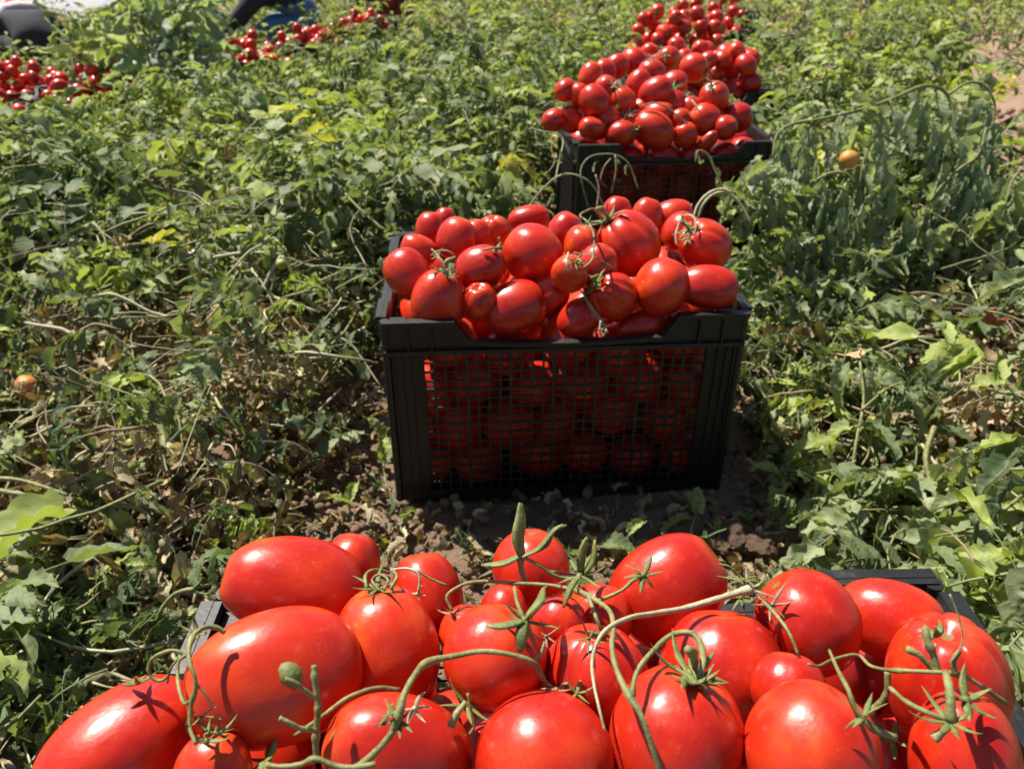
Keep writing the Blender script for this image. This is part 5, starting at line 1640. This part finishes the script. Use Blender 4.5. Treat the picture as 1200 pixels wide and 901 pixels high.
def hand(parent, wrist, direction, side_, mat):
    m = MB(); d = Vector(direction).normalized(); s = Vector(side_); s = (s - d*s.dot(d)).normalized(); u = d.cross(s)
    w = Vector(wrist)
    m.tube([w - d*0.01, w + d*0.02, w + d*0.055, w + d*0.085, w + d*0.095], [0.022, 0.030, 0.040, 0.038, 0.028], 10, 0.42)
    for k, (off, L) in enumerate([(-0.030, 0.060), (-0.010, 0.072), (0.010, 0.068), (0.029, 0.052)]):
        b = w + d*0.088 + s*off
        P = [b, b + d*L*0.4 + u*0.006, b + d*L*0.72 + u*0.022, b + d*L*0.85 + u*0.042]
        m.tube(P, [0.0092, 0.0088, 0.0078, 0.0060], 7)
    b = w + d*0.03 - s*0.034
    m.tube([b, b - s*0.018 + d*0.022 + u*0.008, b - s*0.020 + d*0.045 + u*0.022, b - s*0.012 + d*0.062 + u*0.032], [0.012, 0.011, 0.0095, 0.007], 7)
    return obj('hand', m.mesh('hand', mat), parent)

def head_parts(parent, c, face, up, skinm, capm, cap_name):
    """ears, nose, eyes and brows on a head centred at c, plus a scarf or hair shell"""
    f = Vector(face).normalized(); u = Vector(up); u = (u - f*u.dot(f)).normalized(); s = f.cross(u)
    c = Vector(c)
    def ell(center, a, b, d_, mat, name, cut=None):
        bm = bmesh.new(); bmesh.ops.create_uvsphere(bm, u_segments=20, v_segments=14, radius=1)
        for v in bm.verts: v.co = Vector(center) + s*v.co.x*a + f*v.co.y*b + u*v.co.z*d_
        if cut:
            bmesh.ops.delete(bm, geom=[v for v in bm.verts if cut(v.co)], context='VERTS')
        me = bpy.data.meshes.new(name); bm.to_mesh(me); bm.free(); me.materials.append(mat)
        for p in me.polygons: p.use_smooth = True
        return obj(name, me, parent)
    ell(c + f*0.100 - u*0.012, 0.014, 0.020, 0.024, skinm, 'nose')
    for q in (-1, 1):
        ell(c + s*q*0.078 - u*0.005, 0.012, 0.018, 0.030, skinm, 'ear')
        ell(c + f*0.085 + s*q*0.030 + u*0.015, 0.012, 0.008, 0.008, M_HAIR, 'eye')
    ell(c + f*0.088 - u*0.052, 0.026, 0.010, 0.007, M_SCARF, 'mouth')
    ell(c - f*0.006 + u*0.012, 0.088, 0.105, 0.118, capm, cap_name, lambda p: (p - c).dot(f) > 0.055 and (p - c).dot(u) < 0.060)

def person(label, loc, yaw, pose, mats, scarf, armzone, cat='person'):
    t = empty('person', loc, (0, 0, yaw)); tag(t, label, cat)
    J, E = pose
    skin_body('body', J, E, mats, None, t)
    hd = Vector(J['head'][0]); nk = Vector(J['neck'][0])
    up = (hd - nk).normalized()
    face = Vector((1, 0, -0.55))
    head_parts(t, hd + up*0.01, face - up*face.dot(up)*0.7, up, M_SKIN, scarf[0], scarf[1])
    for w, e in (('wristL', 'elbowL'), ('wristR', 'elbowR')):
        a = Vector(J[w][0]); b = Vector(J[e][0])
        hand(t, a, (a-b).normalized(), Vector((0, 1, 0)), M_SKIN)
    for w, k in (('footL', 'heelL'), ('footR', 'heelR')):
        a = Vector(J[k][0]); b = Vector(J[w][0])
        m = MB(); d = (b-a).normalized()
        m.tube([a - d*0.05, a, a + d*0.08, b, b + d*0.05], [0.03, 0.050, 0.048, 0.046, 0.022], 12, 0.8)
        obj('boot', m.mesh('boot', M_BOOT), t)
    return t

def squat(bend, reach, knee=0.0):
    """squatting figure facing +x, all units metres; bend 0..1 leans the back forward"""
    J = {
     'pelvis': ((0, 0, 0.24), (0.155, 0.13)), 'waist': ((0.10, 0, 0.36), (0.15, 0.12)), 'chest': ((0.24, 0, 0.46 - 0.06*bend), (0.17, 0.125)),
     'shoulders': ((0.36, 0, 0.50 - 0.12*bend), (0.135, 0.10)), 'neck': ((0.44, 0, 0.52 - 0.14*bend), 0.055), 'head': ((0.53, 0, 0.55 - 0.15*bend), (0.078, 0.09)), 'crown': ((0.60, 0, 0.58 - 0.15*bend), (0.060, 0.07)),
    }
    E = [('pelvis', 'waist', 1), ('waist', 'chest', 0), ('chest', 'shoulders', 0), ('shoulders', 'neck', 2), ('neck', 'head', 2), ('head', 'crown', 2)]
    for s, q in (('L', 1), ('R', -1)):
        J['hip'+s] = ((0.02, 0.10*q, 0.21), 0.095); J['knee'+s] = ((0.36, 0.20*q, 0.34 - knee), 0.068); J['calf'+s] = ((0.24, 0.19*q, 0.20 - knee*0.4), 0.060); J['ankle'+s] = ((0.13, 0.17*q, 0.07), 0.042)
        J['heel'+s] = ((0.12, 0.17*q, 0.045), 0.040); J['foot'+s] = ((0.27, 0.18*q, 0.035), 0.036)
        E += [('pelvis', 'hip'+s, 1), ('hip'+s, 'knee'+s, 1), ('knee'+s, 'calf'+s, 1), ('calf'+s, 'ankle'+s, 1), ('ankle'+s, 'heel'+s, 3), ('heel'+s, 'foot'+s, 3)]
        J['sho'+s] = ((0.36, 0.17*q, 0.47 - 0.12*bend), 0.065); J['elbow'+s] = ((0.47 + reach*0.1, 0.25*q, 0.28), 0.047); J['wrist'+s] = ((0.62 + reach*0.12, 0.17*q, 0.12), 0.030)
        E += [('shoulders', 'sho'+s, 0), ('sho'+s, 'elbow'+s, 0), ('elbow'+s, 'wrist'+s, 0)]
    return J, E

pA = at_height(28, 92, -0.42)
t = person('person squatting hunched in a dark jacket and red headscarf at the top left corner', (pA.x + 0.20, pA.y, ground_z(pA.x, pA.y) - 0.02), R(128), squat(0.5, 0.2), [M_NAVY, M_NAVY, M_SKIN, M_BOOT], (M_SCARF, 'headscarf'), None)
t.scale = (1.0, 1.1, 1.0)
m = MB(); m.tube([(0.28, -0.19, 0.44), (0.36, -0.11, 0.53), (0.39, 0, 0.545), (0.36, 0.11, 0.53), (0.28, 0.19, 0.44)], [0.03, 0.045, 0.05, 0.045, 0.03], 10, 0.6)
obj('collar', m.mesh('collar', M_PINK), t)
pB = at_height(358, 72, -0.22)
person('person in blue jeans and dark top squatting, cut off by the top edge', (pB.x + 0.10, pB.y, ground_z(pB.x, pB.y) - 0.03), R(188), squat(0.3, 0.3, 0.10), [M_NAVY, M_JEAN, M_SKIN, M_BOOT], (M_HAIR, 'hair'), None)
